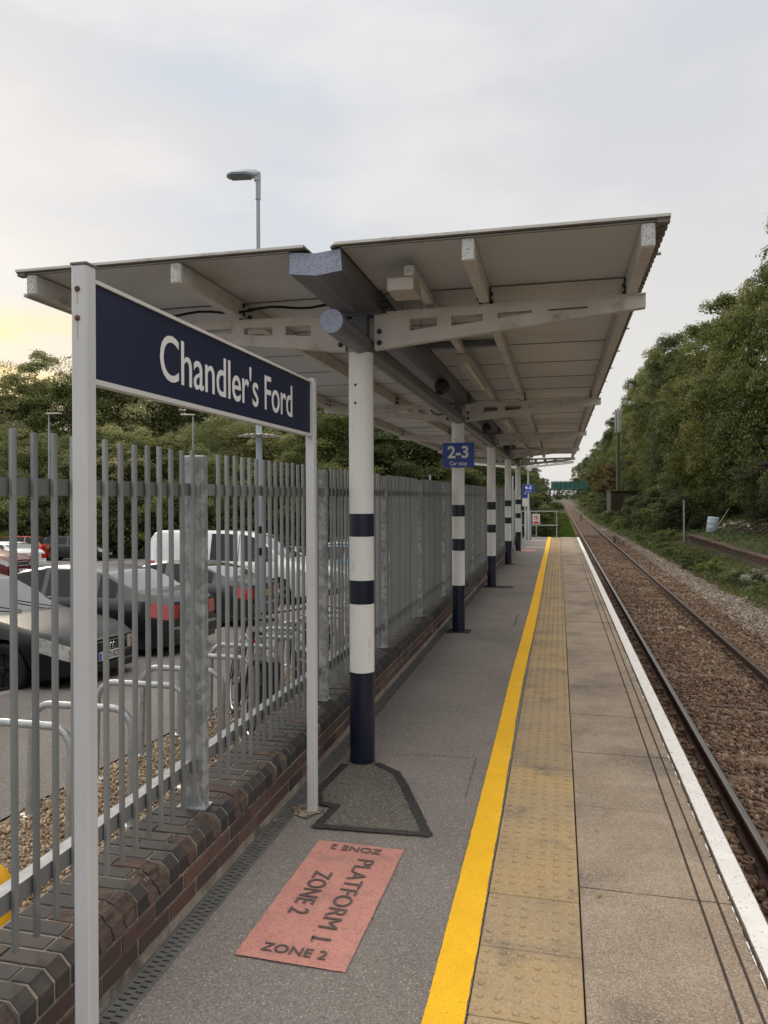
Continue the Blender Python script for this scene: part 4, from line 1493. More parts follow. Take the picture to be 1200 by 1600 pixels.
def crown_mesh(name, H, Rr, z0, nclump, nleaf, lsize, m, seed, squash=1.0, lean=0.0, rag=0.35):
    global rng
    old = rng
    rng = np.random.default_rng(seed)
    rd = random.Random(seed)
    cl_ = []
    lobes = []
    nl_ = max(5, int(nclump / 9))
    for i in range(nl_):
        zt = (i + rd.random()) / nl_
        a = i * 2.4 + rd.uniform(-.5, .5)
        prof = math.sin(math.pi * (0.14 + 0.78 * zt)) ** 0.6
        rr_ = Rr * prof * rd.uniform(0.45, 0.85) * (1 + rag * 0.5 * rd.uniform(-1, 1))
        lobes.append((rr_ * math.cos(a) + lean * zt, rr_ * math.sin(a), z0 + (H - z0) * zt, Rr * rd.uniform(0.22, 0.42)))
    for i in range(int(nclump * 0.8)):
        L0 = lobes[rd.randrange(nl_)]
        d_ = Vector((rd.gauss(0, 1), rd.gauss(0, 1), rd.gauss(0, 0.8) + 0.2)).normalized() * L0[3] * rd.uniform(0.5, 1.05)
        cl_.append((L0[0] + d_.x, L0[1] + d_.y, max(z0, min(H, L0[2] + d_.z)), L0[3] * rd.uniform(0.28, 0.5)))
    for i in range(nclump - len(cl_)):
        zt = rd.uniform(0.0, 1.0)
        zz = z0 + (H - z0) * zt
        prof = math.sin(math.pi * (0.14 + 0.80 * zt)) ** 0.6
        a = rd.uniform(0, 2 * math.pi)
        lump = 1 + rag * (noise.noise(Vector((math.cos(a) * 1.3 + seed, math.sin(a) * 1.3, zt * 2.6))))
        rr_ = Rr * prof * lump * math.sqrt(rd.uniform(0.30, 1.0))
        cr = rd.uniform(0.11, 0.24) * Rr * (1.15 - 0.4 * zt)
        cl_.append((rr_ * math.cos(a) + lean * zt, rr_ * math.sin(a), zz, cr))
    cl_ = np.array(cl_)
    wts = cl_[:, 3] ** 2
    idx = rng.choice(len(cl_), nleaf, p=wts / wts.sum())
    d = rng.normal(size=(nleaf, 3))
    d /= np.linalg.norm(d, axis=1)[:, None]
    d[:, 2] = np.where(d[:, 2] < -0.35, -d[:, 2] * 0.6, d[:, 2])
    rad = cl_[idx, 3] * (rng.uniform(0.25, 1.0, nleaf) ** 0.45) * np.where(rng.uniform(0, 1, nleaf) < 0.04, 1.3, 1.0)
    P = cl_[idx, :3] + d * rad[:, None] * np.array([1.10, 1.10, 0.95])
    cen = np.array([0, 0, (H + z0) / 2])
    # loose leaves between the clumps, within the crown's outline
    loose = rng.uniform(0, 1, nleaf) < 0.17
    kl = int(loose.sum())
    tt = rng.uniform(0, 1, kl)
    aa = rng.uniform(0, 2 * np.pi, kl)
    pr_ = np.sin(np.pi * (0.14 + 0.80 * tt)) ** 0.6 * Rr * np.sqrt(rng.uniform(0.1, 1, kl)) * 0.98
    P[loose] = np.column_stack([pr_ * np.cos(aa) + lean * tt, pr_ * np.sin(aa), z0 + (H - z0) * tt])
    outw = P - cen
    outw /= np.linalg.norm(outw, axis=1)[:, None]
    Nn = d * 0.7 + outw * 0.5 + np.array([0, 0, 0.45])
    V, Fc = leaves(P, Nn, lsize)
    shade = np.repeat(np.clip(rng.normal(0.5, 0.11, nleaf) + (rng.normal(0, 0.17, len(cl_)))[idx], 0, 1), 4)
    me = npmesh(name, V, Fc, m, shade)
    rng = old
    return me, cl_


def trunk_mesh(H, r0, cl_, seed, m=None):
    rd = random.Random(seed)
    b = MB()
    pts = []
    x = y = 0
    nseg = 7
    for i in range(nseg + 1):
        t = i / nseg
        pts.append((x, y, H * 0.86 * t))
        x += rd.uniform(-.12, .12) * H / 12
        y += rd.uniform(-.12, .12) * H / 12
    b.tube(pts, [r0 * (1 - 0.82 * i / nseg) for i in range(nseg + 1)], 9)
    order = sorted(range(len(cl_)), key=lambda k: rd.random())[:16]
    for k in order:
        cx, cy, cz, cr = cl_[k]
        t = min(0.9, max(0.15, (cz - 0.25 * math.hypot(cx, cy) * 1.6) / (H * 0.86)))
        i = int(t * nseg)
        p0 = Vector(pts[i])
        p1 = Vector((cx, cy, cz))
        mid = p0.lerp(p1, 0.5) + Vector((0, 0, 0.12 * (p1 - p0).length))
        rr_ = r0 * (1 - 0.82 * i / nseg) * 0.45
        b.tube([p0, mid, p1], [rr_, rr_ * 0.6, rr_ * 0.2], 5, caps=False)
    return b.mesh('trunk', m or bark, 60)


def species(tag_, H, Rr, z0, ncl, nl, ls, m, seed, **kw):
    cm, cl_ = crown_mesh('crown', H, Rr, z0, ncl, nl, ls, m, seed, **kw)
    tm = trunk_mesh(H, 0.022 * H, cl_, seed)
    return cm, tm


SP = {
    'full': species('full', 12, 4.4, 1.0, 170, 62000, 0.155, leaf_green, 1),
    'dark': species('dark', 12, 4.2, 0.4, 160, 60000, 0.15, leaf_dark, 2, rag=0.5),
    'open': species('open', 12, 3.8, 2.5, 110, 34000, 0.15, leaf_olive, 3, rag=0.8),
    'olive': species('olive', 10, 4.6, 0.2, 170, 62000, 0.14, leaf_olive, 4, rag=0.4),
    'tall': species('tall', 15, 4.0, 1.5, 170, 62000, 0.17, leaf_green, 5, rag=0.6),
    'willow': species('willow', 8, 4.8, 0.0, 150, 60000, 0.12, leaf_olive, 8, rag=0.25),
}
SHR = {
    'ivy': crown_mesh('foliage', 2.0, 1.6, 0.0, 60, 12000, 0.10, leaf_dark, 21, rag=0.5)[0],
    'bramble': crown_mesh('foliage', 1.7, 1.8, 0.0, 60, 12000, 0.11, leaf_green, 22, rag=0.7)[0],
    'white': crown_mesh('foliage', 1.1, 1.1, 0.0, 40, 6000, 0.075, leaf_white, 23, rag=0.6)[0],
    'purple': crown_mesh('foliage', 3.2, 1.9, 0.4, 60, 12000, 0.13, leaf_purple, 24, rag=0.6)[0],
    'red': crown_mesh('foliage', 3.0, 1.6, 0.3, 60, 9000, 0.13, leaf_red, 25, rag=0.7)[0],
}
stm = MB()
for i in range(7):
    a = i * 0.9
    stm.tube([(0.05 * math.cos(a), 0.05 * math.sin(a), -0.2), (0.25 * math.cos(a), 0.25 * math.sin(a), 0.7), (0.5 * math.cos(a + .3), 0.5 * math.sin(a + .3), 1.3)], [0.025, 0.018, 0.008], 5)
stem_me = stm.mesh('stem', bark)


def tree(kind, x, y, z_, s, sz=None, rz=None, label=None, group=None, name='tree'):
    t = empty(name, (x, y, z_), rz if rz is not None else random.uniform(0, 6.28))
    t.scale = (s, s, sz or s)
    tag(t, label, 'tree', group)
    link('trunk', SP[kind][1], t)
    link('crown', SP[kind][0], t)
    return t


def shrub(kind, x, y, z_, s, sz=None, label=None, group=None, cat='shrub'):
    t = empty('shrub', (x, y, z_), random.uniform(0, 6.28))
    t.scale = (s, s, sz or s)
    tag(t, label, cat, group)
    link('stem', stem_me, t)
    link('foliage', SHR[kind], t)
    return t


def pix(x, t):
    """ground position at depth t (m) under picture column x"""
    a = (x - 600) / F
    c_, s_ = math.cos(YAW), math.sin(YAW)
    return t * (a * c_ - s_), t * (a * s_ + c_)


def edge_x(y):
    return 4.95 - 0.022 * max(0, y - 20) + 0.30 * noise.noise(Vector((y * 0.5, 0, 2))) + 0.15 * noise.noise(Vector((y * 1.7, 3, 2)))


def short_px(p):
    return {1095: 'behind the steel pole', 1140: 'third from the steel pole', 1175: 'right of the board heap', 1210: 'second from the right edge', 1120: 'behind the blue barrel', 1240: 'furthest right', 1105: 'just right of the steel pole'}[p]


def nth(n):
    w_ = ['first', 'second', 'third', 'fourth', 'fifth', 'sixth', 'seventh', 'eighth', 'ninth', 'tenth', 'eleventh', 'twelfth', 'thirteenth', 'fourteenth', 'fifteenth', 'sixteenth', 'seventeenth', 'eighteenth', 'nineteenth', 'twentieth']
    return w_[n] if n < 20 else 'twenty-' + w_[n - 20]


short = {'full': 'mid green tree', 'dark': 'dense dark tree', 'open': 'thin topped open tree', 'olive': 'olive green tree', 'tall': 'tall slender tree', 'willow': 'rounded yellow green tree', 'ivy': 'dark ivy bush', 'bramble': 'green bramble bush'}
# wood beyond the car park: (picture column, depth, kind, height)
LG = 'trees of the wood beyond the car park'
lab = {'full': 'mid green leafy tree in the wood beyond the car park', 'dark': 'dense dark green tree in the wood beyond the car park',
       'open': 'tall open crowned tree against the sunset sky beyond the car park', 'olive': 'olive green broad tree in the wood beyond the car park',
       'tall': 'tall narrow green tree in the wood beyond the car park', 'willow': 'low rounded yellowish green bush tree behind the car park lamp'}
back = [(-150, 60, 'dark', 12.5), (-70, 62, 'full', 12.5), (-5, 60, 'open', 13.2), (28, 64, 'full', 10.6), (70, 66, 'olive', 9.8), (112, 60, 'full', 11.0), (128, 66, 'open', 14.6), (168, 64, 'full', 12.6),
        (205, 66, 'olive', 13.0), (248, 68, 'olive', 12.6), (292, 66, 'full', 12.2), (335, 70, 'olive', 12.4), (385, 68, 'full', 12.4), (430, 66, 'olive', 12.5), (480, 64, 'full', 12.5),
        (530, 62, 'dark', 12.5), (580, 58, 'full', 12.0), (630, 56, 'dark', 11.2), (680, 58, 'full', 10.8), (712, 62, 'dark', 10.0), (745, 70, 'full', 8.6)]
for i, (px_, dt_, k, h_) in enumerate(back):
    x, y = pix(px_, dt_)
    H0 = {'full': 12, 'dark': 12, 'open': 12, 'olive': 10, 'tall': 15, 'willow': 8}[k]
    gz = -2.3 if px_ < 500 else -1.6
    sz = (h_ + 2.0) / H0
    tree(k, x, y, gz, max(0.95, sz * 0.95), sz, label=f'{short[k]}, {nth(i)} from left in the back row beyond the car park', group=LG)
front = [(-90, 54, 'olive', 6.8), (-20, 53, 'olive', 7.0), (45, 55, 'olive', 6.2), (100, 54, 'willow', 6.4), (150, 56, 'full', 6.8), (200, 56, 'olive', 7.2), (255, 56, 'full', 6.6), (310, 56, 'willow', 7.0), (360, 54, 'willow', 7.6), (410, 54, 'full', 6.6), (460, 52, 'olive', 6.6),
         (510, 50, 'full', 6.6), (560, 48, 'full', 6.5), (610, 46, 'dark', 6.0), (655, 46, 'full', 6.0), (700, 48, 'dark', 6.0), (738, 52, 'full', 6)]
for i, (px_, dt_, k, h_) in enumerate(front):
    x, y = pix(px_, dt_)
    H0 = {'full': 12, 'dark': 12, 'open': 12, 'olive': 10, 'tall': 15, 'willow': 8}[k]
    gz = -2.3 if px_ < 500 else -1.6
    sz = (h_ + 1.8) / H0
    tree(k, x, y, gz, 0.95, sz, label=f'lower {short[k]}, {nth(i)} from left in the front row beyond the car park', group='lower trees along the far edge of the car park')
# left side of the line beyond the platform
for i, (x, y, k, s_) in enumerate([(-7.2, 46, 'dark', 0.50), (-6.6, 56, 'full', 0.55), (-6.4, 66, 'dark', 0.60), (-6.6, 78, 'full', 0.62), (-6.2, 90, 'dark', 0.66), (-6.4, 104, 'full', 0.68), (-6, 120, 'dark', 0.70), (-6.2, 138, 'full', 0.72), (-6, 160, 'dark', 0.74), (-8.4, 190, 'full', 0.75), (-11.0, 225, 'dark', 0.78), (-9, 265, 'full', 0.8), (-8, 310, 'dark', 0.8), (-8, 360, 'full', 0.85), (-8, 420, 'dark', 1.0), (5, 520, 'full', 0.75), (-1, 500, 'dark', 0.7), (10, 510, 'dark', 0.85), (1, 530, 'dark', 0.6)]):
    tree(k, x, y, -0.9, s_, s_ * 1.02, label=f'{short[k]}, {nth(i)} along the left bank of the line past the platform end', group='trees on the left bank of the line')
# right bank: a continuous wood rising towards the camera side
RG = 'trees on the bank right of the track'
rl = {'full': 'tall mid green tree on the bank right of the track', 'dark': 'dark dense tree on the bank right of the track', 'open': 'thin topped pale tree rising above the right bank',
      'olive': 'yellow green broad tree on the bank right of the track', 'tall': 'tall slender tree on the bank right of the track', 'willow': 'low yellow green tree on the right bank'}
right = []
yy_ = 24
seq = ['full', 'dark', 'olive', 'tall', 'full', 'dark', 'tall', 'olive']
i = 0
for i, (px_, t_d, k, ztop) in enumerate([(1290, 34, 'full', 15), (1215, 38, 'tall', 17.2), (1165, 43, 'full', 16.0), (1225, 44, 'open', 17.5), (1195, 39, 'open', 17.6), (1120, 48, 'full', 14.5), (1085, 54, 'full', 15.6), (1160, 52, 'open', 18.0), (1055, 60, 'tall', 15.2),
                            (1035, 68, 'dark', 16.6), (1020, 76, 'full', 16.0), (1000, 84, 'open', 17.5), (1005, 92, 'dark', 17.0), (985, 100, 'full', 17.0), (978, 112, 'open', 19.5), (975, 124, 'full', 17.0), (962, 138, 'dark', 17.5),
                            (956, 155, 'full', 16.5), (946, 175, 'dark', 17), (940, 200, 'full', 17), (932, 230, 'dark', 18), (925, 265, 'full', 18), (918, 305, 'dark', 19), (912, 350, 'full', 19), (905, 400, 'dark', 20), (897, 460, 'full', 20)]):
    x, y = pix(px_, t_d)
    H0 = {'full': 12, 'dark': 12, 'open': 12, 'olive': 10, 'tall': 15, 'willow': 8}[k]
    gz = 0.0
    sz = (ztop - gz) / H0
    tree(k, x + (3.6 if t_d < 56 else 2.2), y, gz, min(sz, 1.15) * (0.95 if k != 'open' else 0.8), sz, label=f'tall {short[k]}, {nth(i)} along the right bank counting away from the camera', group=RG)
# lower storey of the right bank: dark-leaved trees put its shade into the colour
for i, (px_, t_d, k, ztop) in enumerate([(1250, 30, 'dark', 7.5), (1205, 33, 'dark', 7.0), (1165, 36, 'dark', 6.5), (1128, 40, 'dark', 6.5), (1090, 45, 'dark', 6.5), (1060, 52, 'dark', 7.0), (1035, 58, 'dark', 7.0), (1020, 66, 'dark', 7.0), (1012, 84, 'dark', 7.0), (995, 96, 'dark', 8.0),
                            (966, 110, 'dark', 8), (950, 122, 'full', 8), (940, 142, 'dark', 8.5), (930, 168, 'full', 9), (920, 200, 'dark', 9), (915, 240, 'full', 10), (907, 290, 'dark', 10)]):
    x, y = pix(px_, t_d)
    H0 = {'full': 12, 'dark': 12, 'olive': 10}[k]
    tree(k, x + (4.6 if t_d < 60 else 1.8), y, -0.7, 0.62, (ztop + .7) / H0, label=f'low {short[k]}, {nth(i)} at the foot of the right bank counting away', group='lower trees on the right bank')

# ivy and bramble shrubs along the right verge
iv = 'shrubs along the foot of the right bank'
for i, (px_, t_d, k, s_) in enumerate([(1052, 50, 'ivy', 1.25), (1035, 52, 'bramble', 1.2), (1020, 57, 'ivy', 1.25), (1003, 62, 'ivy', 1.2), (1046, 56, 'ivy', 1.5), (978, 62, 'bramble', 0.75), (962, 72, 'ivy', 0.8), (1000, 74, 'ivy', 1.2), (950, 78, 'bramble', 0.8), (1010, 68, 'bramble', 1.2), (1030, 62, 'ivy', 1.6),
                          (950, 96, 'ivy', 1.2), (942, 110, 'bramble', 1.3), (936, 126, 'ivy', 1.5), (928, 150, 'bramble', 1.6), (921, 180, 'ivy', 1.8), (914, 215, 'bramble', 2.0), (1066, 52, 'ivy', 1.3), (1078, 55, 'bramble', 1.6)]):
    x, y = pix(px_, t_d)
    shrub(k, x, y, verge_h(x, y) - 0.15, s_, label=f'{short[k]} on the right verge {["near the steel pole", "before the olive cabin", "around the olive cabin", "beyond the olive cabin"][(t_d > 56) + (t_d > 70) + (t_d > 90)]}, {nth(i)} of the verge shrubs', group=iv)
for (px_, t_d, s_) in [(1095, 60, 1.3), (1140, 44, 1.2), (1175, 40, 1.3), (1210, 37, 1.3), (1120, 52, 1.2), (1240, 34, 1.3), (1105, 48, .9)]:
    x, y = pix(px_, t_d)
    shrub('ivy', x + 3.6, y, verge_h(x + 3.6, y) - 0.1, s_, label=f'dark shrub under the trees behind the disused platform, {short_px(px_)}', group='shrubs behind the old platform')
x, y = pix(1215, 29)
shrub('purple', x + 0.6, y, 1.2, 0.7, label='dark purple leaved bush at the right edge behind the old platform')
x, y = pix(938, 92)
shrub('red', x + .6, y, 2.0, 1.2, label='reddish autumn bush among the trees beside the equipment cabin')
for (px_, t_d, s_, lb) in [(1190, 22.5, 0.7, 'white flowered bush nearest the camera below the old platform edge'), (1150, 25, 0.55, 'pale flowered bush below the old platform edge, second from the right'), (1003, 60, 0.8, 'whitish bush on the verge beside the olive cabin')]:
    x, y = pix(px_, t_d)
    shrub('white', x, y, verge_h(x, y) - 0.1, s_, label=lb)
for i, (px_, t_d, k, s_) in enumerate([(826, 40, 'bramble', 1.0), (812, 39, 'ivy', 1.1), (838, 50, 'white', 1.3), (826, 50, 'ivy', 1.3), (846, 60, 'bramble', 0.9), (810, 44, 'bramble', 1.4), (856, 74, 'ivy', 0.9), (860, 95, 'bramble', 0.9)]):
    x, y = pix(px_, t_d)
    shrub(k, x, y, left_h(x, y) - 0.1, s_, label={'ivy': 'dark leafy bush', 'bramble': 'bright green bramble bush', 'white': 'pale leaved bush'}[k] + f' on the bank behind the end railing, {nth(i)} of the bushes there', group='bushes beyond the platform end railing')
for i in range(26):
    y = 17.5 + i * 1.25
    x = edge_x(y) + random.uniform(0.35, 1.9)
    k = ['bramble', 'ivy', 'bramble', 'white', 'bramble'][i % 5]
    shrub(k, x, y, verge_h(x, y) - 0.12, random.uniform(0.22, 0.42), label=f'low weedy clump on the verge below the disused platform, {nth(25 - i)} from its far end', group='low weedy clumps on the verge')
# climbing hedge at the far edge of the car park
for i in range(17):
    x, y = pix(-70 + i * 34, 50.5 - i * 0.15)
    shrub('ivy' if i % 3 else 'bramble', x, y, G(y) + 0.3, 1.5, 1.9, label=f'dark hedge bush, {nth(i)} from the left at the far edge of the car park', group='hedge bushes along the far edge of the car park')


def cover(name, n, fx, fy, zf, size, m, label, cat, up=0.0, wid=0.6, filt=None):
    P2 = np.stack([fx(n), fy(n)], axis=1)
    if filt is not None:
        P2 = P2[filt(P2)]
    n = len(P2)
    zz = np.array([zf(x, y) for x, y in P2])
    P = np.column_stack([P2, zz + rng.uniform(0, up, n) * rng.uniform(0, 1, n)])
    Nn = np.tile(np.array([[0, -0.35, 0.8]]), (n, 1))
    V, Fc = leaves(P, Nn, size, wid)
    sh = np.clip(rng.normal(0.45, 0.2, n) + np.array([0.28 * noise.noise(Vector((p[0] * 0.7, p[1] * 0.35, 1))) for p in P2]), 0, 1)
    o = link(name, npmesh(name, V, Fc, m, np.repeat(sh, 4)))
    tag(o, label, cat, kind='stuff')
    return o


def blades(name, P2, zf, hgt, m, label):
    n = len(P2)
    zz = np.array([zf(x, y) for x, y in P2])
    a = rng.uniform(0, 6.28, n)
    wv = np.column_stack([np.cos(a), np.sin(a), np.zeros(n)]) * (0.012 + 0.0004 * P2[:, 1:2])
    H = hgt * rng.uniform(0.5, 1.3, n)
    P = np.column_stack([P2, zz])
    lean = np.column_stack([rng.normal(0, .35, n), rng.normal(0, .35, n), np.ones(n)]) * H[:, None]
    V = np.stack([P - wv, P + wv, P + lean], axis=1)
    Fc = (np.arange(n) * 3)[:, None] + np.arange(3)[None]
    sh = np.clip(rng.normal(0.5, 0.2, n) + np.array([0.3 * noise.noise(Vector((p[0] * 0.5, p[1] * 0.25, 4))) for p in P2]), 0, 1)
    o = link(name, npmesh(name, V.reshape(-1, 3), Fc, m, np.repeat(sh, 3)))
    tag(o, label, 'grass', kind='stuff')
    return o


ex = np.vectorize(edge_x)
cover('ground_ivy', 60000, lambda n: rng.uniform(4.0, 7.35, n), lambda n: 13 + 47 * rng.uniform(0, 1, n) ** 1.25, verge_h, 0.085, leaf_ground,
      'low ivy and weeds covering the verge right of the ballast', 'ground cover', up=0.30, filt=lambda P: (P[:, 0] > ex(P[:, 1]) + rng.exponential(0.25, len(P)) * 0.8))
cover('ground_ivy', 30000, lambda n: rng.uniform(7.45, 15, n), lambda n: 16 + 44 * rng.uniform(0, 1, n) ** 1.2, verge_h, 0.12, leaf_ground,
      'ivy covering the top of the disused platform and the bank behind', 'ground cover', up=0.30)
cover('ground_ivy', 24000, lambda n: rng.uniform(3.8, 12, n), lambda n: 50 + 150 * rng.uniform(0, 1, n) ** 1.4, verge_h, 0.20, leaf_ground,
      'weeds and brambles covering the far part of the right verge', 'ground cover', up=0.5, filt=lambda P: (P[:, 0] > ex(P[:, 1]) + 0.2))
P2 = np.stack([rng.uniform(4.2, 7.2, 26000), 12 + 50 * rng.uniform(0, 1, 26000) ** 1.3], axis=1)
P2 = P2[(P2[:, 0] > ex(P2[:, 1]) + 0.1) & (np.array([noise.noise(Vector((p[0] * 0.6, p[1] * 0.3, 8))) for p in P2]) > 0.0)]
blades('grass', P2, verge_h, 0.26, grass_dry, 'yellowing long grass in patches along the right verge')
P2 = np.stack([rng.uniform(3.7, 5.2, 9000), 40 + 90 * rng.uniform(0, 1, 9000) ** 1.2], axis=1)
blades('grass', P2[P2[:, 0] > ex(P2[:, 1])], verge_h, 0.22, grass_m, 'green grass edge of the far ballast on the right')
P2 = np.stack([rng.uniform(-5, 0.85, 42000), 32.8 + 60 * rng.uniform(0, 1, 42000) ** 1.3], axis=1)
blades('grass', P2, left_h, 0.26, grass_m, 'bright green grass on the bank beyond the platform end')
cover('bank_weeds', 16000, lambda n: rng.uniform(-7, -0.9, n), lambda n: 33 + 40 * rng.uniform(0, 1, n) ** 1.2, left_h, 0.13, leaf_ground,
      'leafy weeds on the bank behind the railing at the platform end', 'weeds', up=0.6)
cover('ground_ivy', 14000, lambda n: rng.uniform(-42, -6, n), lambda n: rng.uniform(47.5, 56, n), lambda x, y: G(y) - 0.02, 0.2, leaf_ground,
      'low green growth below the hedge at the back of the car park', 'ground cover', up=0.7)
# fallen leaves on the platform and the path
P2 = np.stack([np.concatenate([rng.uniform(-1.5, 0.8, 22), rng.uniform(-1.545, -1.50, 60), rng.uniform(-6.2, -2.2, 300)]), np.concatenate([rng.uniform(2, 16, 22), rng.uniform(2, 20, 60), rng.uniform(3, 22, 300)])], axis=1)
zz = np.array([0.010 if p[0] > -1.6 else G(p[1]) + 0.012 for p in P2])
V, Fc = leaves(np.column_stack([P2, zz]), np.tile([[0, 0, 6.0]], (len(P2), 1)), 0.030)
leaf_fallen = leafmat('leaf_fallen', [(0, (0.16, 0.08, 0.035)), (0.5, (0.30, 0.19, 0.08)), (1.0, (0.42, 0.33, 0.2))], trans=0.1, objvar=0)
o = link('fallen_leaves', npmesh('fallen_leaves', V, Fc, leaf_fallen, np.repeat(rng.uniform(0, 1, len(P2)), 4)))
tag(o, 'small brown fallen leaves scattered on the platform and path', 'leaves', kind='stuff')

# ------------------------------------------------------------------ old platform on the right
op = empty('disused_platform', (7.3, 30, 0))
tag(op, 'overgrown brick edge of the disused platform on the right', 'platform edge')
b = MB()
b.box(0.0, 0.25, -32, 15.7, -1.6, -0.545)
b.box(0.0, 3.9, 15.45, 15.7, -1.6, -0.545)
b.build('core', oldbrick, op)
for r_ in range(3):
    b = MB()
    b.cbox(-0.06 + r_ * 0.02, 0.0 + 0.02 * r_, -32, 15.72, -0.62 - r_ * 0.10, -0.545 - r_ * 0.10, 0.006)
    b.build('oversail_course', oldbrick, op)
cb = MB()
cb.cbox(0, 0.60, -0.222, 0.222, -0.085, 0, 0.012)
cbm_ = cb.mesh('edging_stone', oldbrick)
for i in range(100):
    y = -30 + i * 0.455
    if y > 15.5:
        break
    link('edging_stone', cbm_, op, Matrix.Translation((-0.10 + random.uniform(-.015, .015), y, -0.459 + random.uniform(-.01, .01))) @ Matrix.Rotation(random.uniform(-.01, .01), 4, 'Z'))
b = MB()
b.box(-0.012, -0.002, 15.05, 15.35, -1.05, -0.66)
b.build('whitewashed_patch', plate_w, op)
# pole at its end
t = empty('steel_pole', (7.12, 45.9, -1.3))
tag(t, 'thin grey steel pole at the end of the disused platform', 'pole')
b = MB()
b.tube([(0, 0, 0), (0, 0, 2.72)], 0.055, 12)
b.build('shaft', grey_post, t, 40)
b = MB()
b.lathe([(0.065, 2.72), (0.065, 2.76), (0.03, 2.79)], 12)
b.build('cap', grey_post, t)
# barrel and broken timber
x, y = pix(1112, 43)
bt = empty('water_barrel', (x, y, -0.40))
bt.rotation_euler = (R(4), R(6), 0)
tag(bt, 'pale blue plastic barrel standing on the overgrown bank at right', 'barrel')
b = MB()
b.lathe([(0.28, 0), (0.31, 0.04), (0.315, 0.28), (0.325, 0.30), (0.325, 0.33), (0.315, 0.35), (0.315, 0.58), (0.325, 0.60), (0.325, 0.63), (0.315, 0.65), (0.31, 0.88), (0.28, 0.92), (0.27, 0.92), (0.27, 0.87)], 28)
b.build('drum', barrel_m, bt, 30)
for i in range(16):
    x, y = pix(1118 + i * 4.6 + random.uniform(-3, 3), 42 + random.uniform(-1, 1))
    b = MB()
    L_ = random.uniform(0.35, 1.0)
    b.cbox(-L_ / 2, L_ / 2, -0.06, 0.06, -0.015, 0.015, 0.003)
    o = b.build('broken_board', wood_m)
    o.location = (x, y, -0.22 + random.uniform(0, 0.30) + max(0, 0.35 - abs(i - 7) * 0.06))
    o.rotation_euler = (random.uniform(-.5, .5), random.uniform(-.6, .6), random.uniform(0, 3.1))
    tag(o, 'pale splintered board in the heap beside the blue barrel', 'board', 'broken boards heaped beside the barrel')
x, y = pix(1128, 45)
b = MB()
b.tube([(x - .3, y, -.2), (x + 0.45, y + .3, 0.95)], [0.035, 0.025], 8)
o = b.build('leaning_stick', wood_m)
tag(o, 'long pale stick leaning out of the board heap by the barrel', 'stick')
for i in range(9):
    b = MB()
    x, y = pix(1150 + i * 7, 42 - i * .6)
    b.tube([(x, y, -0.2), (x + random.uniform(.6, 1.6), y + random.uniform(-1, 1), random.uniform(0.1, .5)), (x + random.uniform(1.6, 3), y + random.uniform(-1, 1), random.uniform(.3, 1.4))], [0.05, 0.03, 0.012], 6)
    o = b.build('fallen_branch', bark)
    tag(o, 'bare dark branch fallen on the bank behind the disused platform', 'branch', 'fallen branches behind the disused platform')
# wire strands by the pole
# olive equipment cabin and mast
x, y = pix(975, 80)
t = empty('equipment_cabin', (x, y, -0.4), YAW * 0.6)
tag(t, 'olive green railway equipment cabin half hidden by shrubs right of the line', 'cabin')
b = MB()
b.cbox(-1.4, 1.4, 0, 2.2, 0, 2.62, 0.03)
b.build('body', olive, t)
b = MB()
b.cbox(-1.5, 1.5, -0.12, 2.3, 2.62, 2.74, 0.02)
b.build('roof', olive, t)
b = MB()
b.cbox(-0.05, 0.9, -0.03, 0.0, 0.15, 2.2, 0.008)
b.build('door', mast_m, t)
x, y = pix(966, 81)
t = empty('telecom_mast', (x, y, -0.6))
tag(t, 'tall olive mobile phone mast with pale antennas beyond the cabin', 'mast')
b = MB()
b.tube([(0, 0, 0), (0, 0, 6), (0, 0, 9.6)], [0.24, 0.21, 0.16], 18)
b.build('pole', mast_m, t, 40)
for a in (0, 2.1, 4.2):
    b = MB()
    b.cbox(-0.13, 0.13, -0.07, 0.07, 9.3, 11.9, 0.03, M=Matrix.Rotation(a, 4, 'Z') @ Matrix.Translation((0, -0.26, 0)))
    b.build('antenna', debris, t)
b = MB()
b.tube([(0, 0, 9.6), (0, 0, 12.0)], 0.09, 10)
b.build('head_tube', grey_post, t)
# footbridge
x0_, y0_ = pix(862, 226)
x1_, y1_ = pix(917.5, 226)
ybr = 222
t = empty('footbridge', (0, ybr, 0))
tag(t, 'green panelled footbridge crossing the line far ahead', 'footbridge')
n_ = 8
W_ = x1_ - x0_
for i in range(n_):
    b = MB()
    b.box(x0_ + W_ * i / n_ + 0.06, x0_ + W_ * (i + 1) / n_ - 0.06, -0.05, 0.05, 3.75, 5.9)
    b.build('side_panel', teal, t)
b = MB()
for i in range(n_ + 1):
    b.box(x0_ + W_ * i / n_ - 0.07, x0_ + W_ * i / n_ + 0.07, -0.14, 0.06, 3.6, 6.0)
b.build('stiffener', teal_dark, t)['kind'] = 'stuff'
b = MB()
b.box(x0_ - .1, x1_ + .1, -0.20, 2.2, 3.42, 3.70)
b.build('deck', teal_dark, t)
b = MB()
b.box(x0_ - .1, x1_ + .1, -0.18, 0.08, 6.0, 6.15)
b.build('top_rail', teal, t)
b = MB()
b.box(x1_ + 0.15, x1_ + 0.6, -0.3, 2.3, -1.5, 3.5)
b.build('pier', teal_dark, t)
b = MB()
b.box(x0_ - 0.6, x0_ - 0.15, -0.3, 2.3, -1.5, 3.5)
b.build('pier', teal_dark, t)
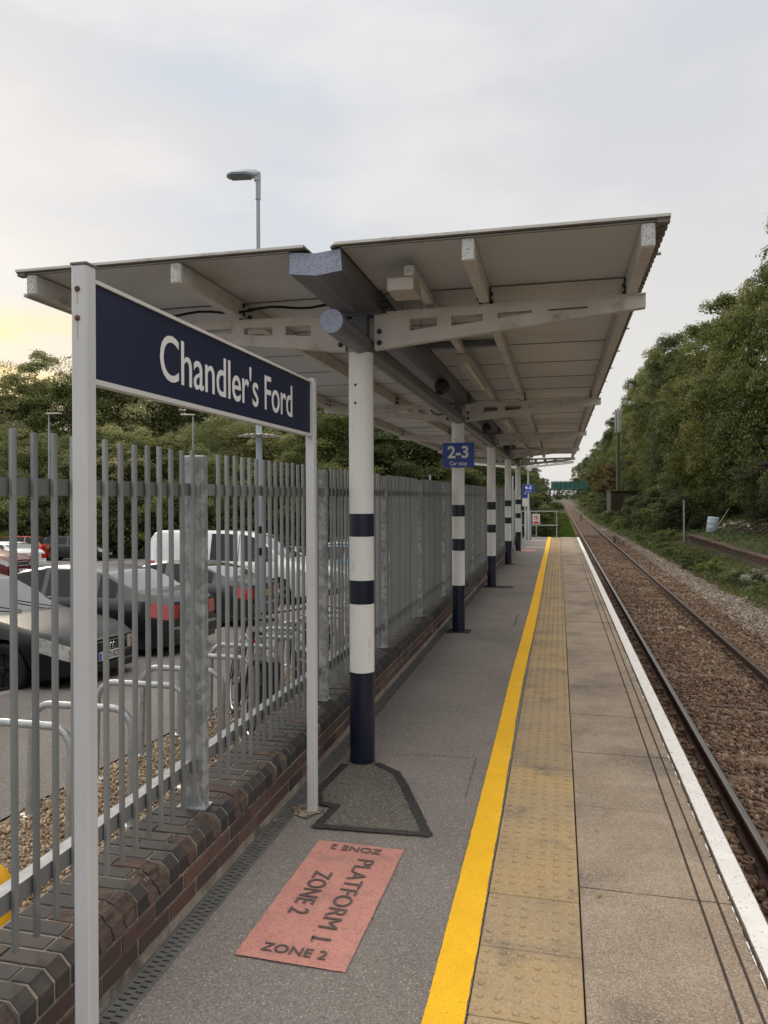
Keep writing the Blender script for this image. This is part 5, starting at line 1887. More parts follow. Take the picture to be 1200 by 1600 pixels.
# small trackside markers and rubbish
for (px_, py_, t_d, hh) in ((960, 0, 44, 0.55), (908, 0, 84, 0.9)):
    x, y = pix(px_, t_d)
    t = empty('marker_post', (x, y, -1.22))
    tag(t, f'short rusty marker post beside the far rail, {"nearer" if hh < .6 else "further"} of the two', 'post')
    b = MB()
    b.cbox(-0.06, 0.06, -0.05, 0.05, 0, hh, 0.01)
    b.build('stake', wood_m if False else rail_side, t)
for i, (px_, t_d) in enumerate([(942, 62), (948, 63), (970, 45), (976, 46), (1064, 31), (1165, 21.5), (1012, 38)]):
    x, y = pix(px_, t_d)
    b = MB()
    b.lathe([(0.02, 0), (0.16, 0.02), (0.13, 0.08), (0.03, 0.11)], 7, Matrix.Scale(0.5 + 0.4 * (t_d > 50), 4) @ Matrix.Rotation(i, 4, 'Z') @ Matrix.Diagonal((1.5, 0.9, 1, 1)))
    o = b.build('pale_stone', debris)
    o.location = (x, y, verge_h(x, y) + 0.02 if x > 4.5 else -1.12)
    tag(o, 'pale lump of stone lying on the verge right of the track', 'stone', 'pale stones on the verge')

# ------------------------------------------------------------------ platform end: railing, lights, signs
t = empty('end_railing', (0, 32.3, 0))
tag(t, 'grey tubular railing across the platform end carrying the red and white warning sign', 'railing')
for i, x in enumerate((-3.2, -1.72, -0.09)):
    b = MB()
    b.tube([(x, 0, -0.1), (x, 0, 1.13)], 0.024, 10)
    b.build('upright', grey_post, t)
for z_ in (0.52, 1.12):
    b = MB()
    b.tube([(-3.2, 0, z_), (-0.03, 0, z_)], 0.024, 10)
    b.build('rail', grey_post, t)
b = MB()
b.tube([(-0.94, 0, -0.1), (-0.94, 0, 1.12)], 0.022, 10)
b.build('upright', grey_post, t)
t = empty('warning_sign', (-0.94, 32.26, 0.56))
tag(t, 'white sign with red prohibition circle and red strip on the end railing', 'sign')
b = MB()
b.cbox(-0.155, 0.155, -0.012, 0, 0, 0.44, 0.004)
b.build('panel', frame_white, t)
b = MB()
pts = [(0.10 * math.cos(a), -0.016, 0.285 + 0.10 * math.sin(a)) for a in [i * math.pi / 14 for i in range(28)]]
b.tube(pts, 0.0125, 5, closed=True)
b.tube([(-0.07, -0.016, 0.355), (0.07, -0.016, 0.215)], 0.010, 5)
b.build('prohibition_ring', red_print, t)
b = MB()
b.lathe([(0.02, 0.0), (0.02, 0.004)], 10, Matrix.Translation((0, -0.013, 0.345)) @ Matrix.Rotation(R(90), 4, 'X'))
b.box(-0.02, 0.022, -0.0155, -0.0125, 0.235, 0.325)
b.build('walking_figure', letter_dark, t)
b = MB()
b.box(-0.125, 0.125, -0.0155, -0.0122, 0.03, 0.125)
b.build('red_strip', red_print, t)


def lamp_column(name, x, y, zb, H, label, cabinet=True, head=None, bands=True, r=0.055, cabh=0.95, cw=0.14, group=None, cat='lamp post'):
    t = empty(name, (x, y, zb))
    tag(t, label, cat, group)
    b = MB()
    b.lathe([(r, 0.0), (r, H * 0.45), (r * 0.72, H * 0.47), (r * 0.66, H)], 16)
    b.build('pole', lamp_paint, t, 30)
    if cabinet:
        b = MB()
        b.lathe([(cw * 0.5, 0), (cw * 0.5, cabh), (r * 1.05, cabh + 0.12)], 16)
        cb_ = b.build('base_compartment', cabinet_m, t, 30)
        b = MB()
        b.cbox(-0.03, 0.03, -cw * 0.5 - .004, -cw * 0.5 + .02, cabh * 0.25, cabh * 0.85, 0.004)
        b.build('access_door', cabinet_m, cb_)
    if bands:
        for z_ in bands:
            b = MB()
            rr_ = r * 1.04 if z_ > cabh + .1 else cw * 0.5 + 0.002
            b.lathe([(rr_, z_), (rr_, z_ + 0.14)], 16)
            b.build('navy_band', col_navy, t)
    return t


# cabinets/posts near the end of the platform
t = lamp_column('lamp_post', -1.42, 27.2, 0, 3.6, 'slim blue grey post with tall grey base cabinet beyond the last canopy column', cw=0.24, cabh=1.15, bands=(1.85,), r=0.06)
b = MB()
b.cbox(-0.06, 0.06, -0.06, 0.06, 3.6, 3.72, 0.01)
b.build('head', frame_white, t)
t = lamp_column('camera_post', -1.20, 30.4, 0, 2.85, 'blue grey camera post with dome near the platform end', cw=0.24, cabh=1.05, bands=(1.8,), r=0.06, cat='camera post')
b = MB()
b.lathe([(0.02, -0.16), (0.09, -0.12), (0.12, 0.0), (0.12, 0.10), (0.05, 0.16)], 16, Matrix.Translation((0.06, 0, 2.93)))
b.build('dome_camera', frame_white, t, 40)
b = MB()
b.cbox(-0.5, 0.5, -0.05, 0.05, 2.98, 3.02, 0.01)
b.build('cross_arm', frame_white, t)
t = empty('car_stop_sign', (-1.15, 30.0, 0))
tag(t, 'small blue car stop sign reading 4-5 near the far platform end', 'sign')
b = MB()
b.cbox(-0.28, 0.22, 0, 0.015, 1.92, 2.24, 0.004)
pl = b.build('panel', signblue, t)
text('lettering', '4-5', 0.20, letter_white, pl, Matrix.Translation((-0.03, -0.0008, 2.11)) @ Matrix.Rotation(R(90), 4, 'X'), 0.0004, bold=0.006)
text('lettering', 'Car stop', 0.075, letter_white, pl, Matrix.Translation((-0.03, -0.0008, 1.965)) @ Matrix.Rotation(R(90), 4, 'X'), 0.0004, sx=0.85)
b = MB()
b.tube([(-0.03, 0.03, 0), (-0.03, 0.03, 2.2)], 0.025, 8)
b.build('post', post_paint, t)
t = empty('information_sign', (-1.27, 29.0, 0))
tag(t, 'narrow white and blue notice on thin posts beyond the canopy', 'sign')
b = MB()
b.cbox(-0.10, 0.10, 0, 0.015, 1.70, 1.86, 0.003)
b.build('header', signblue, t)
b = MB()
b.cbox(-0.10, 0.10, 0, 0.015, 1.38, 1.695, 0.003)
b.build('panel', frame_white, t)
b = MB()
b.tube([(-0.0, 0.03, 0), (-0.0, 0.03, 1.9)], 0.025, 8)
b.build('post', post_paint, t)
t = empty('station_name_sign', (-1.52, 26.3, 0))
tag(t, 'distant station name board on white posts seen edge on beyond the last column', 'sign')
for yy in (-1.0, 1.0):
    b = MB()
    b.cbox(-0.026, 0.026, yy - 0.026, yy + 0.026, 0, 2.45, 0.004)
    b.build('post', post_paint, t)
b = MB()
b.cbox(-0.01, 0.012, -0.97, 0.97, 2.12, 2.43, 0.004)
b.build('board', navy, t)
t = empty('sign_post', (-1.47, 17.3, 0))
tag(t, 'plain grey metal sign post by the wall beyond the third column', 'post')
b = MB()
b.cbox(-0.026, 0.026, -0.026, 0.026, 0, 2.45, 0.004)
b.build('shaft', post_paint, t)
b = MB()
b.cbox(-0.03, 0.03, -0.03, 0.03, 2.45, 2.456, 0.001)
b.build('cap', post_paint, t)

# ------------------------------------------------------------------ car park lamps
x, y = -5.86, 13.82
t = lamp_column('lamp_post', x, y, G(y), 9.1, 'tall blue grey lamp post with spiked collar rising behind the name board', cw=0.19, cabh=1.35, bands=(1.42, 1.85), r=0.062)
b = MB()
b.lathe([(0.055, 8.55), (0.055, 8.95), (0.05, 8.97)], 14)
b.build('spigot', lamp_paint, t)
Mh = Matrix.Translation((0, 0, 9.02)) @ Matrix.Rotation(R(188), 4, 'Z')
b = MB()
# flat lantern: body outline tapering to the tip, canted
outl = [(-0.02, -0.07), (0.10, -0.10), (0.25, -0.17), (0.52, -0.17), (0.62, -0.10), (0.64, 0.0), (0.62, 0.10), (0.52, 0.17), (0.25, 0.17), (0.10, 0.10), (-0.02, 0.07)]
n = len(outl)
vs = [(p[0], p[1] * 0.9, 0.0) for p in outl] + [(p[0] * 0.98, p[1], 0.035) for p in outl] + [(0.03 + p[0] * 0.8, p[1] * 0.55, 0.115 if p[0] < 0.3 else 0.06) for p in outl]
fs = [tuple(range(n - 1, -1, -1)), tuple(range(2 * n, 3 * n))]
for r_ in range(2):
    fs += [(r_ * n + i, r_ * n + (i + 1) % n, (r_ + 1) * n + (i + 1) % n, (r_ + 1) * n + i) for i in range(n)]
b.add([Mh @ Vector(v) for v in vs], fs)
hd = b.build('lantern', lamp_paint, t)
b = MB()
b.box(0.16, 0.56, -0.13, 0.13, -0.012, -0.001, M=Mh)
b.build('lens', lamp_glass, hd)
b = MB()
b.cbox(-0.05, 0.07, -0.06, 0.06, -0.12, 0.09, 0.02, M=Mh)
b.build('knuckle', lamp_paint, t)
b = MB()
zc = 3.80
for i in range(16):
    a = i * 2 * math.pi / 16
    M1 = Matrix.Translation((0, 0, zc)) @ Matrix.Rotation(a, 4, 'Z')
    b.add([M1 @ Vector(p) for p in ((0.05, -0.02, 0.03), (0.05, 0.02, 0.03), (0.28, 0.045, 0.035), (0.43, 0.0, 0.0), (0.28, -0.045, 0.035), (0.05, -0.02, 0.015), (0.05, 0.02, 0.015), (0.28, 0.045, 0.028), (0.43, 0.0, -0.006), (0.28, -0.045, 0.028))],
          [(0, 1, 2, 3, 4), (9, 8, 7, 6, 5), (1, 6, 7, 2), (2, 7, 8, 3), (3, 8, 9, 4), (4, 9, 5, 0)])
b.lathe([(0.055, zc + .0), (0.07, zc + .01), (0.07, zc + .05), (0.055, zc + .06)], 12)
b.build('spiked_collar', frame_white, t)
for (px_, t_d, H, lb) in ((77, 50, 9.6, 'far car park lamp post left of the near sign post'), (302, 52, 9.9, 'far car park lamp post rising in front of the trees behind the name board'), (672, 40, 4.9, 'short pale blue post behind the fence under the canopy')):
    x, y = pix(px_, t_d)
    zb = G(y)
    t = lamp_column('lamp_post', x, y, zb, H, lb, cw=0.2, cabh=1.4, bands=(1.5, 2.2) if H > 6 else (), r=0.075)
    if H > 6:
        b = MB()
        b.box(-0.12, 0.85, -0.16, 0.16, H - 0.02, H + 0.06, M=Matrix.Rotation(R(0 if px_ < 200 else 200), 4, 'Z'))
        b.build('lantern', frame_white, t)

# blue palisade fence behind the hedge
t = empty('blue_fence', (-33, 50.5, 0))
tag(t, 'dark blue steel fence in front of the hedge at the back of the car park', 'fence')
pm = MB()
pm.box(-0.035, 0.035, -0.01, 0.01, 0, 2.3)
pm.add([(-0.035, 0, 2.3), (0.035, 0, 2.3), (0, 0, 2.42)], [(0, 1, 2)])
pmm = pm.mesh('pale', blue_fence)
for i in range(100):
    link('pale', pmm, t, loc=(-9 + i * 0.18, -1.2, -2.45))
b = MB()
b.box(-9.1, 9.0, -1.18, -1.14, -2.1, -2.04)
b.build('rail', blue_fence, t)
b = MB()
b.box(-9.1, 9.0, -1.18, -1.14, -0.6, -0.54)
b.build('rail', blue_fence, t)

# ------------------------------------------------------------------ cycle stands and bikes
hb = MB()
pts = []
Wd, Hh, rc = 0.375, 0.75, 0.14
pts.append((-Wd, 0, -0.1))
for i in range(7):
    a = math.pi - i * (math.pi / 2) / 6
    pts.append((-Wd + rc + rc * math.cos(a), 0, Hh - rc + rc * math.sin(a)))
for i in range(7):
    a = math.pi / 2 - i * (math.pi / 2) / 6
    pts.append((Wd - rc + rc * math.cos(a), 0, Hh - rc + rc * math.sin(a)))
pts.append((Wd, 0, -0.1))
hb.tube(pts, 0.0245, 12)
hme = hb.mesh('tube_hoop', hoop_m, 40)
fl = MB()
fl.lathe([(0.06, 0.0), (0.06, 0.008), (0.03, 0.012)], 14)
flm = fl.mesh('base_flange', hoop_m)
hy = [3.82, 4.30, 5.03, 5.66, 6.30, 6.95, 7.6, 8.25, 8.9, 9.55, 10.2, 10.9, 11.6, 12.3]
ordn = ['first', 'second', 'third', 'fourth', 'fifth', 'sixth', 'seventh', 'eighth', 'ninth', 'tenth', 'eleventh', 'twelfth', 'thirteenth', 'fourteenth']
for i, y in enumerate(hy):
    t = empty('cycle_stand', (0, 0, 0))
    t.matrix_basis = gmat(-3.12 if i else -3.22, y, random.uniform(-.03, .03))
    tag(t, f'galvanised hoop bicycle stand behind the fence, {ordn[i]} in the row from the near left corner', 'bicycle stand', 'hoop bicycle stands behind the fence')
    link('tube_hoop', hme, t)
    for sx_ in (-Wd, Wd):
        link('base_flange', flm, t, loc=(sx_, 0, 0))


def wheel_bike(parent, x):
    b = MB()
    pts = [(x + 0.335 * math.cos(a), 0, 0.345 + 0.335 * math.sin(a)) for a in [i * 2 * math.pi / 32 for i in range(32)]]
    b.tube(pts, 0.019, 7, closed=True)
    wv = b.build('wheel', tyre_m, parent, 60)
    b = MB()
    pts = [(x + 0.312 * math.cos(a), 0, 0.345 + 0.312 * math.sin(a)) for a in [i * 2 * math.pi / 32 for i in range(32)]]
    b.tube(pts, 0.010, 6, closed=True)
    b.build('rim', alloy, wv, 60)
    b = MB()
    for i in range(20):
        a = i * 2 * math.pi / 20
        b.tube([(x, 0.02 * (-1) ** i, 0.345), (x + 0.31 * math.cos(a), 0, 0.345 + 0.31 * math.sin(a))], 0.0013, 4, caps=False)
    b.tube([(x, -0.045, 0.345), (x, 0.045, 0.345)], 0.018, 8)
    b.build('spoke', chrome, wv)['kind'] = 'stuff'


def bike(x, y, rz, lean, frame_m, label, bag):
    t = empty('bicycle')
    t.matrix_basis = gmat(x, y, rz) @ Matrix.Rotation(lean, 4, 'X')
    tag(t, label, 'bicycle')
    wheel_bike(t, -0.52)
    wheel_bike(t, 0.52)
    b = MB()
    bbk, st, hd_, hb_, rw, fw = (-0.05, 0, 0.29), (-0.17, 0, 0.80), (0.36, 0, 0.86), (0.39, 0, 0.72), (-0.52, 0, 0.345), (0.52, 0, 0.345)
    b.tube([bbk, st], 0.016, 8)
    b.tube([st, hd_], 0.016, 8)
    b.tube([bbk, hb_], 0.019, 8)
    b.tube([hd_, hb_], 0.020, 8)
    for s_ in (-0.035, 0.035):
        b.tube([(bbk[0], s_ * .6, bbk[2]), (rw[0], s_, rw[2])], 0.009, 6)
        b.tube([(st[0], s_ * .4, st[2] - .03), (rw[0], s_, rw[2])], 0.008, 6)
    b.build('frame', frame_m, t, 60)
    b = MB()
    for s_ in (-0.045, 0.045):
        b.tube([(0.40, s_, 0.70), (0.44, s_, 0.55), (fw[0], s_, fw[2])], 0.012, 6)
    b.tube([(0.40, -0.045, 0.70), (0.40, 0.045, 0.70)], 0.014, 6)
    b.build('fork', frame_m, t, 60)
    b = MB()
    b.tube([(0.35, 0, 0.86), (0.33, 0, 0.98), (0.38, 0, 1.0)], 0.014, 8)
    b.tube([(0.30, -0.31, 1.02), (0.38, -0.15, 1.0), (0.38, 0.15, 1.0), (0.30, 0.31, 1.02)], 0.012, 8)
    b.build('handlebar', trim_black, t, 60)
    for s_ in (-1, 1):
        b = MB()
        b.tube([(0.325, s_ * 0.22, 1.015), (0.295, s_ * 0.33, 1.022)], 0.018, 8)
        b.tube([(0.37, s_ * 0.20, 1.0), (0.42, s_ * 0.25, 0.97)], 0.006, 5)
        b.build('grip', tyre_m, t)
    b = MB()
    b.tube([(-0.17, 0, 0.80), (-0.19, 0, 0.94)], 0.013, 8)
    b.add([(-0.33, -0.075, 0.955), (-0.33, 0.075, 0.955), (-0.15, 0.04, 0.965), (-0.04, 0.018, 0.955), (-0.04, -0.018, 0.955), (-0.15, -0.04, 0.965),
           (-0.33, -0.06, 0.925), (-0.33, 0.06, 0.925), (-0.15, 0.03, 0.93), (-0.04, 0.012, 0.935), (-0.04, -0.012, 0.935), (-0.15, -0.03, 0.93)],
          [(0, 5, 4, 3, 2, 1), (6, 7, 8, 9, 10, 11)] + [(i, (i + 1) % 6, (i + 1) % 6 + 6, i + 6) for i in range(6)])
    b.build('saddle', trim_black, t)
    b = MB()
    b.lathe([(0.095, -0.004), (0.095, 0.004)], 20, Matrix.Translation((bbk[0], -0.055, bbk[2])) @ Matrix.Rotation(R(90), 4, 'X'))
    b.tube([(bbk[0], -0.07, bbk[2]), (bbk[0] + 0.10, -0.075, bbk[2] - 0.14)], 0.010, 6)
    b.tube([(bbk[0], 0.07, bbk[2]), (bbk[0] - 0.10, 0.075, bbk[2] + 0.14)], 0.010, 6)
    b.box(bbk[0] + 0.05, bbk[0] + 0.15, -0.15, -0.07, bbk[2] - 0.155, bbk[2] - 0.13)
    b.box(bbk[0] - 0.15, bbk[0] - 0.05, 0.07, 0.15, bbk[2] + 0.13, bbk[2] + 0.155)
    b.build('crankset', dark_metal, t)
    b = MB()
    for (xc_, a0, a1) in ((-0.52, 0.3, 2.6), (0.52, 0.9, 2.7)):
        b.tube([(xc_ + 0.375 * math.cos(a), 0, 0.345 + 0.375 * math.sin(a)) for a in [a0 + (a1 - a0) * i / 10 for i in range(11)]], 0.014, 6)
    b.build('mudguard', trim_black, t)
    b = MB()
    b.box(-0.70, -0.30, -0.06, 0.06, 0.735, 0.745)
    for s_ in (-.055, .055):
        b.tube([(-0.62, s_, 0.74), (-0.52, s_, 0.36)], 0.005, 5)
    b.build('rear_rack', dark_metal, t)
    if bag:
        for s_ in bag:
            b = MB()
            b.cbox(-0.70, -0.36, 0.065 * s_ if s_ > 0 else -0.20, 0.20 if s_ > 0 else -0.065, 0.36, 0.74, 0.03)
            pn = b.build('pannier', trim_black, t)
            b = MB()
            b.box(-0.66, -0.40, s_ * 0.2015 - .001, s_ * 0.2015 + .001, 0.60, 0.62)
            b.build('strap', debris, pn)
    b = MB()
    b.cbox(-0.27, -0.23, -0.03, 0.03, 0.84, 0.87, 0.005)
    b.build('rear_light', taillamp, t)
    return t


bike(-3.10, 6.80, R(180 - 57), R(6), dark_metal, 'black bicycle with pannier bags on a hoop stand just behind the thick fence post', (-1,))
bike(-2.75, 7.75, R(180 - 48), R(-5), trim_black, 'second dark bicycle locked beyond the first, with its handlebars by the name board post', (1,))
bike(-3.00, 9.9, R(165), R(4), car_maroon, 'dark red bicycle furthest along the row of hoop stands', None)

# yellow hoop barrier at the left edge
t = empty('hoop_barrier', (-2.895, 2.90, G(2.95)), R(6))
tag(t, 'low bright yellow tubular hoop barrier at the left edge behind the fence', 'barrier')
b = MB()
pts = [(-1.1, 0, -0.1), (-1.1, 0, 0.22)] + [(-1.1 + 0.14 - 0.14 * math.cos(a), 0, 0.22 + 0.14 * math.sin(a)) for a in (0.4, 0.8, 1.2, 1.57)] + [(0.24 + 0.14 * math.sin(a), 0, 0.22 + 0.14 * math.cos(a)) for a in (0, 0.4, 0.8, 1.2, 1.57)] + [(0.38, 0, -0.1)]
b.tube(pts, 0.038, 14)
b.build('tube', yellow_plastic, t, 40)
b = MB()
for x_ in (-1.1, 0.38):
    b.lathe([(0.075, 0.0), (0.075, 0.010), (0.042, 0.014)], 16, Matrix.Translation((x_, 0, 0)))
b.build('base_plate', yellow_plastic, t)


# ------------------------------------------------------------------ cars
def interp(tab, x):
    for (a, va), (b_, vb) in zip(tab[:-1], tab[1:]):
        if x <= b_:
            t = (x - a) / (b_ - a) if b_ > a else 0
            t = max(0, t)
            return va + (vb - va) * t
    return tab[-1][1]


def sinterp(tab, x):
    # smoothed: average neighbours
    return (interp(tab, x - 0.06) + 2 * interp(tab, x) + interp(tab, x + 0.06)) / 4


CARS = {
    # L, W, roofline T(x from front), belt B, cowl, roof front, roof rear, deck, wheel centres, glass ranges
    'saloon': dict(L=4.80, W=0.905, T=[(0, 0.66), (0.15, 0.72), (0.5, 0.80), (1.45, 0.96), (2.15, 1.36), (2.6, 1.43), (3.2, 1.43), (3.7, 1.34), (4.25, 1.06), (4.6, 1.02), (4.72, 0.98), (4.8, 0.90)],
                   B=[(0, 0.62), (0.3, 0.74), (1.4, 0.90), (3.6, 0.96), (4.5, 0.93), (4.8, 0.86)], ws=(1.45, 2.2), rw=(3.62, 4.22), sg=(1.62, 3.95), pil=[(2.62, 2.70), (3.55, 3.62)], wh=(0.86, 3.70), rr=0.325),
    'audi': dict(L=4.15, W=0.875, T=[(0, 0.62), (0.12, 0.70), (0.4, 0.78), (1.20, 0.93), (1.95, 1.34), (2.3, 1.41), (3.0, 1.42), (3.6, 1.34), (4.0, 0.98), (4.15, 0.90)],
                 B=[(0, 0.60), (0.3, 0.72), (1.2, 0.87), (3.4, 0.93), (4.15, 0.86)], ws=(1.20, 1.98), rw=(3.55, 4.02), sg=(1.36, 3.6), pil=[(2.42, 2.50), (3.2, 3.27)], wh=(0.82, 3.35), rr=0.32),
    'coupe': dict(L=4.60, W=0.90, T=[(0, 0.62), (0.15, 0.70), (0.5, 0.78), (1.55, 0.92), (2.3, 1.30), (2.75, 1.37), (3.2, 1.35), (3.7, 1.25), (4.15, 1.04), (4.45, 1.00), (4.6, 0.90)],
                  B=[(0, 0.60), (0.3, 0.72), (1.5, 0.87), (3.6, 0.94), (4.3, 0.92), (4.6, 0.84)], ws=(1.55, 2.35), rw=(3.5, 4.1), sg=(1.72, 3.85), pil=[(2.78, 2.86)], wh=(0.82, 3.6), rr=0.33),
    'hatch': dict(L=4.05, W=0.86, T=[(0, 0.66), (0.12, 0.74), (0.4, 0.84), (1.05, 0.98), (1.75, 1.40), (2.1, 1.47), (3.2, 1.47), (3.65, 1.40), (3.95, 1.02), (4.05, 0.90)],
                  B=[(0, 0.62), (0.3, 0.76), (1.1, 0.92), (3.5, 0.98), (4.05, 0.88)], ws=(1.05, 1.80), rw=(3.62, 3.96), sg=(1.25, 3.55), pil=[(2.2, 2.28), (3.0, 3.07)], wh=(0.75, 3.25), rr=0.31),
    'suv': dict(L=4.55, W=0.92, T=[(0, 0.80), (0.12, 0.92), (0.4, 1.00), (1.25, 1.14), (1.85, 1.58), (2.2, 1.66), (3.8, 1.66), (4.1, 1.58), (4.42, 1.12), (4.55, 1.0)],
                B=[(0, 0.74), (0.3, 0.90), (1.2, 1.06), (4.0, 1.12), (4.55, 0.98)], ws=(1.25, 1.90), rw=(4.08, 4.43), sg=(1.42, 3.9), pil=[(2.4, 2.48), (3.3, 3.38)], wh=(0.88, 3.58), rr=0.36),
    'van': dict(L=4.90, W=0.95, T=[(0, 0.86), (0.12, 1.02), (0.35, 1.10), (0.85, 1.22), (1.55, 1.82), (1.9, 1.93), (2.5, 1.97), (4.6, 1.97), (4.82, 1.92), (4.9, 1.78)],
                B=[(0, 0.78), (0.3, 0.96), (0.9, 1.12), (4.9, 1.12)], ws=(0.85, 1.62), rw=(99, 99), sg=(1.12, 2.95), pil=[(1.98, 2.10), (2.12, 2.24)], wh=(0.88, 3.90), rr=0.34),
}


def make_car(kind, body_m, label, M, cat='car', name='parked_car', plate=None, plate_rear=None, rim_m=alloy, rings=False, indic=False, badge=False, group='cars parked in the station car park', darktrim=False, wing=0):
    c = CARS[kind]
    L, W = c['L'], c['W']
    t = empty(name)
    t.matrix_basis = M
    tag(t, label, cat, group)
    xs = sorted(set([0, 0.03, 0.08, 0.16, 0.26, 0.36, 0.48] + [round(0.6 + i * 0.075, 3) for i in range(int((L - 1.15) / 0.075))] + [L - 0.48, L - 0.38, L - 0.28, L - 0.18, L - 0.09, L - 0.03, L]
                    + list(c['ws']) + [v for v in c['rw'] if v < L] + list(c['sg']) + [v for p in c['pil'] for v in p]))
    rr_, ar = c['rr'], c['rr'] + 0.055

    def hw(x):
        f = 1.0
        if x < 0.55:
            f = 0.80 + 0.20 * math.sin(math.pi / 2 * min(1, (x + 0.02) / 0.5))
        if x > L - 0.5:
            f = 0.84 + 0.16 * math.sin(math.pi / 2 * min(1, (L - x + 0.02) / 0.5))
        return W * f

    def zb(x):
        z_ = 0.20 + (0.06 * (1 - x / 0.4) if x < 0.4 else 0) + (0.06 * (1 - (L - x) / 0.5) if x > L - 0.5 else 0)
        for wx in c['wh']:
            d = abs(x - wx)
            if d < ar:
                z_ = max(z_, rr_ + math.sqrt(ar * ar - d * d))
        return z_

    rows = []
    for x in xs:
        T = sinterp(c['T'], x)
        Bz = min(sinterp(c['B'], x), T - 0.015)
        w_ = hw(x)
        h_ = max(0.015, T - Bz)
        z0 = zb(x)
        z1 = max(z0 + 0.004, 0.42)
        z2 = max(z1 + 0.004, Bz - (0.21 if x > L - 0.45 else 0.17))
        tum = min(0.30, 0.42 * max(0, h_ - 0.08))
        g0 = w_ * 0.925
        g1 = g0 - tum * (0.78 if kind != 'van' else 0.45) - 0.05 * (h_ < 0.2)
        pts = [(w_ * 0.95, z0), (w_ * 1.0, z1), (w_ * 0.995, z2), (w_ * 0.955, max(z2 + 0.003, Bz)), (g0, max(z2 + 0.005, Bz + 0.012)), (g1, Bz + h_ * 0.90), (g1 - 0.07, Bz + h_ * 0.975), (g1 * 0.5, T), (0, T + 0.008)]
        bow = 0.0
        rows.append([(x, p[0], p[1]) for p in pts])
    np_ = 9
    V = []
    for r in rows:
        V += [(p[0], p[1], p[2]) for p in r] + [(p[0], -p[1], p[2]) for p in r[:-1]]
    per = 2 * np_ - 1

    def vi(i, k, s_):
        return i * per + (k if (s_ > 0 or k == np_ - 1) else np_ + k)
    groups = {'body': [], 'windscreen': [], 'rear_window': [], 'side_window': {}, 'headlight': {1: [], -1: []}, 'tail_light': {1: [], -1: []}, 'lower': []}
    for i in range(len(xs) - 1):
        xm = (xs[i] + xs[i + 1]) / 2
        for s_ in (1, -1):
            for k in range(np_ - 1):
                f = (vi(i, k, s_), vi(i + 1, k, s_), vi(i + 1, k + 1, s_), vi(i, k + 1, s_))
                if s_ < 0:
                    f = f[::-1]
                tgt = groups['body']
                if k in (5, 6, 7) and c['ws'][0] < xm < c['ws'][1] and k >= 6:
                    tgt = groups['windscreen']
                elif k >= 6 and c['rw'][0] < xm < c['rw'][1]:
                    tgt = groups['rear_window']
                elif k == 4 and c['sg'][0] < xm < c['sg'][1] and not any(a < xm < b_ for a, b_ in c['pil']):
                    seg = sum(1 for a, b_ in c['pil'] if xm > b_)
                    tgt = groups['side_window'].setdefault((seg, s_), [])
                elif k == 2 and xm < 0.42:
                    tgt = groups['headlight'][s_]
                elif k == 2 and xm > L - 0.27:
                    tgt = groups['tail_light'][s_]
                elif k == 0 and darktrim:
                    tgt = groups['lower']
                tgt.append(f)
    # front and rear caps: strips between the two sides, in three columns, slightly bulged
    for end in (0, 1):
        ri = 0 if end == 0 else len(xs) - 1
        row = rows[ri]
        fr = [1.0, 0.66, 0.33, -0.33, -0.66, -1.0]
        base = len(V)
        for k in range(np_):
            for q in fr:
                bul = (1 - q * q) * 0.045 + (0.03 if k <= 1 else 0)
                V.append((row[k][0] + (-bul if end == 0 else bul), row[k][1] * q, row[k][2]))
        for k in range(np_ - 1):
            for q in range(5):
                f = (base + k * 6 + q, base + k * 6 + q + 1, base + (k + 1) * 6 + q + 1, base + (k + 1) * 6 + q)
                if end == 1:
                    f = f[::-1]
                tgt = groups['body']
                if k == 2 and q in (0, 4):
                    tgt = groups['headlight' if end == 0 else 'tail_light'][1 if q == 0 else -1]
                elif k == 0 and darktrim:
                    tgt = groups['lower']
                tgt.append(f)

    def sub(name_, faces, m, parent, off=0.0):
        if not faces:
            return None
        used = sorted({v for f in faces for v in f})
        mp_ = {v: i for i, v in enumerate(used)}
        me = bpy.data.meshes.new(name_)
        vv = [V[v] for v in used]
        me.from_pydata(vv, [], [[mp_[v] for v in f] for f in faces])
        me.materials.append(m)
        bm = bmesh.new()
        bm.from_mesh(me)
        bmesh.ops.remove_doubles(bm, verts=bm.verts, dist=0.0008)
        bmesh.ops.recalc_face_normals(bm, faces=bm.faces)
        bm.to_mesh(me)
        bm.free()
        me.shade_smooth()
        me.set_sharp_from_angle(angle=R(55))
        if off:
            pass
        return link(name_, me, parent)
    body = sub('body', groups['body'], body_m, t)
    sub('windscreen', groups['windscreen'], screen_m, t)
    sub('rear_window', groups['rear_window'], screen_m, t)
    for key, fcs in groups['side_window'].items():
        sub('side_window', fcs, glass_m, t)
    for s_ in (1, -1):
        sub('headlight', groups['headlight'][s_], headlamp, t)
        sub('tail_light', groups['tail_light'][s_], taillamp, t)
    sub('sill', groups['lower'], trim_black, t)
    # dark underbody
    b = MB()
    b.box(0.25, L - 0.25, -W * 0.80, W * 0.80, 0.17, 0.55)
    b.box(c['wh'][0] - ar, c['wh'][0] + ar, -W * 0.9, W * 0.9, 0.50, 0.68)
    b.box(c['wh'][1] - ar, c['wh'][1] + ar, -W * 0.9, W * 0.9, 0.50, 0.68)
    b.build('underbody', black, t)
    # wheels
    wb = MB()
    wb.lathe([(rr_ * 0.66, -0.10), (rr_ * 0.90, -0.11), (rr_, -0.085), (rr_, 0.085), (rr_ * 0.90, 0.11), (rr_ * 0.66, 0.10), (rr_ * 0.62, 0.06)], 32)
    tm_ = wb.mesh('tyre', tyre_m, 40)
    rb = MB()
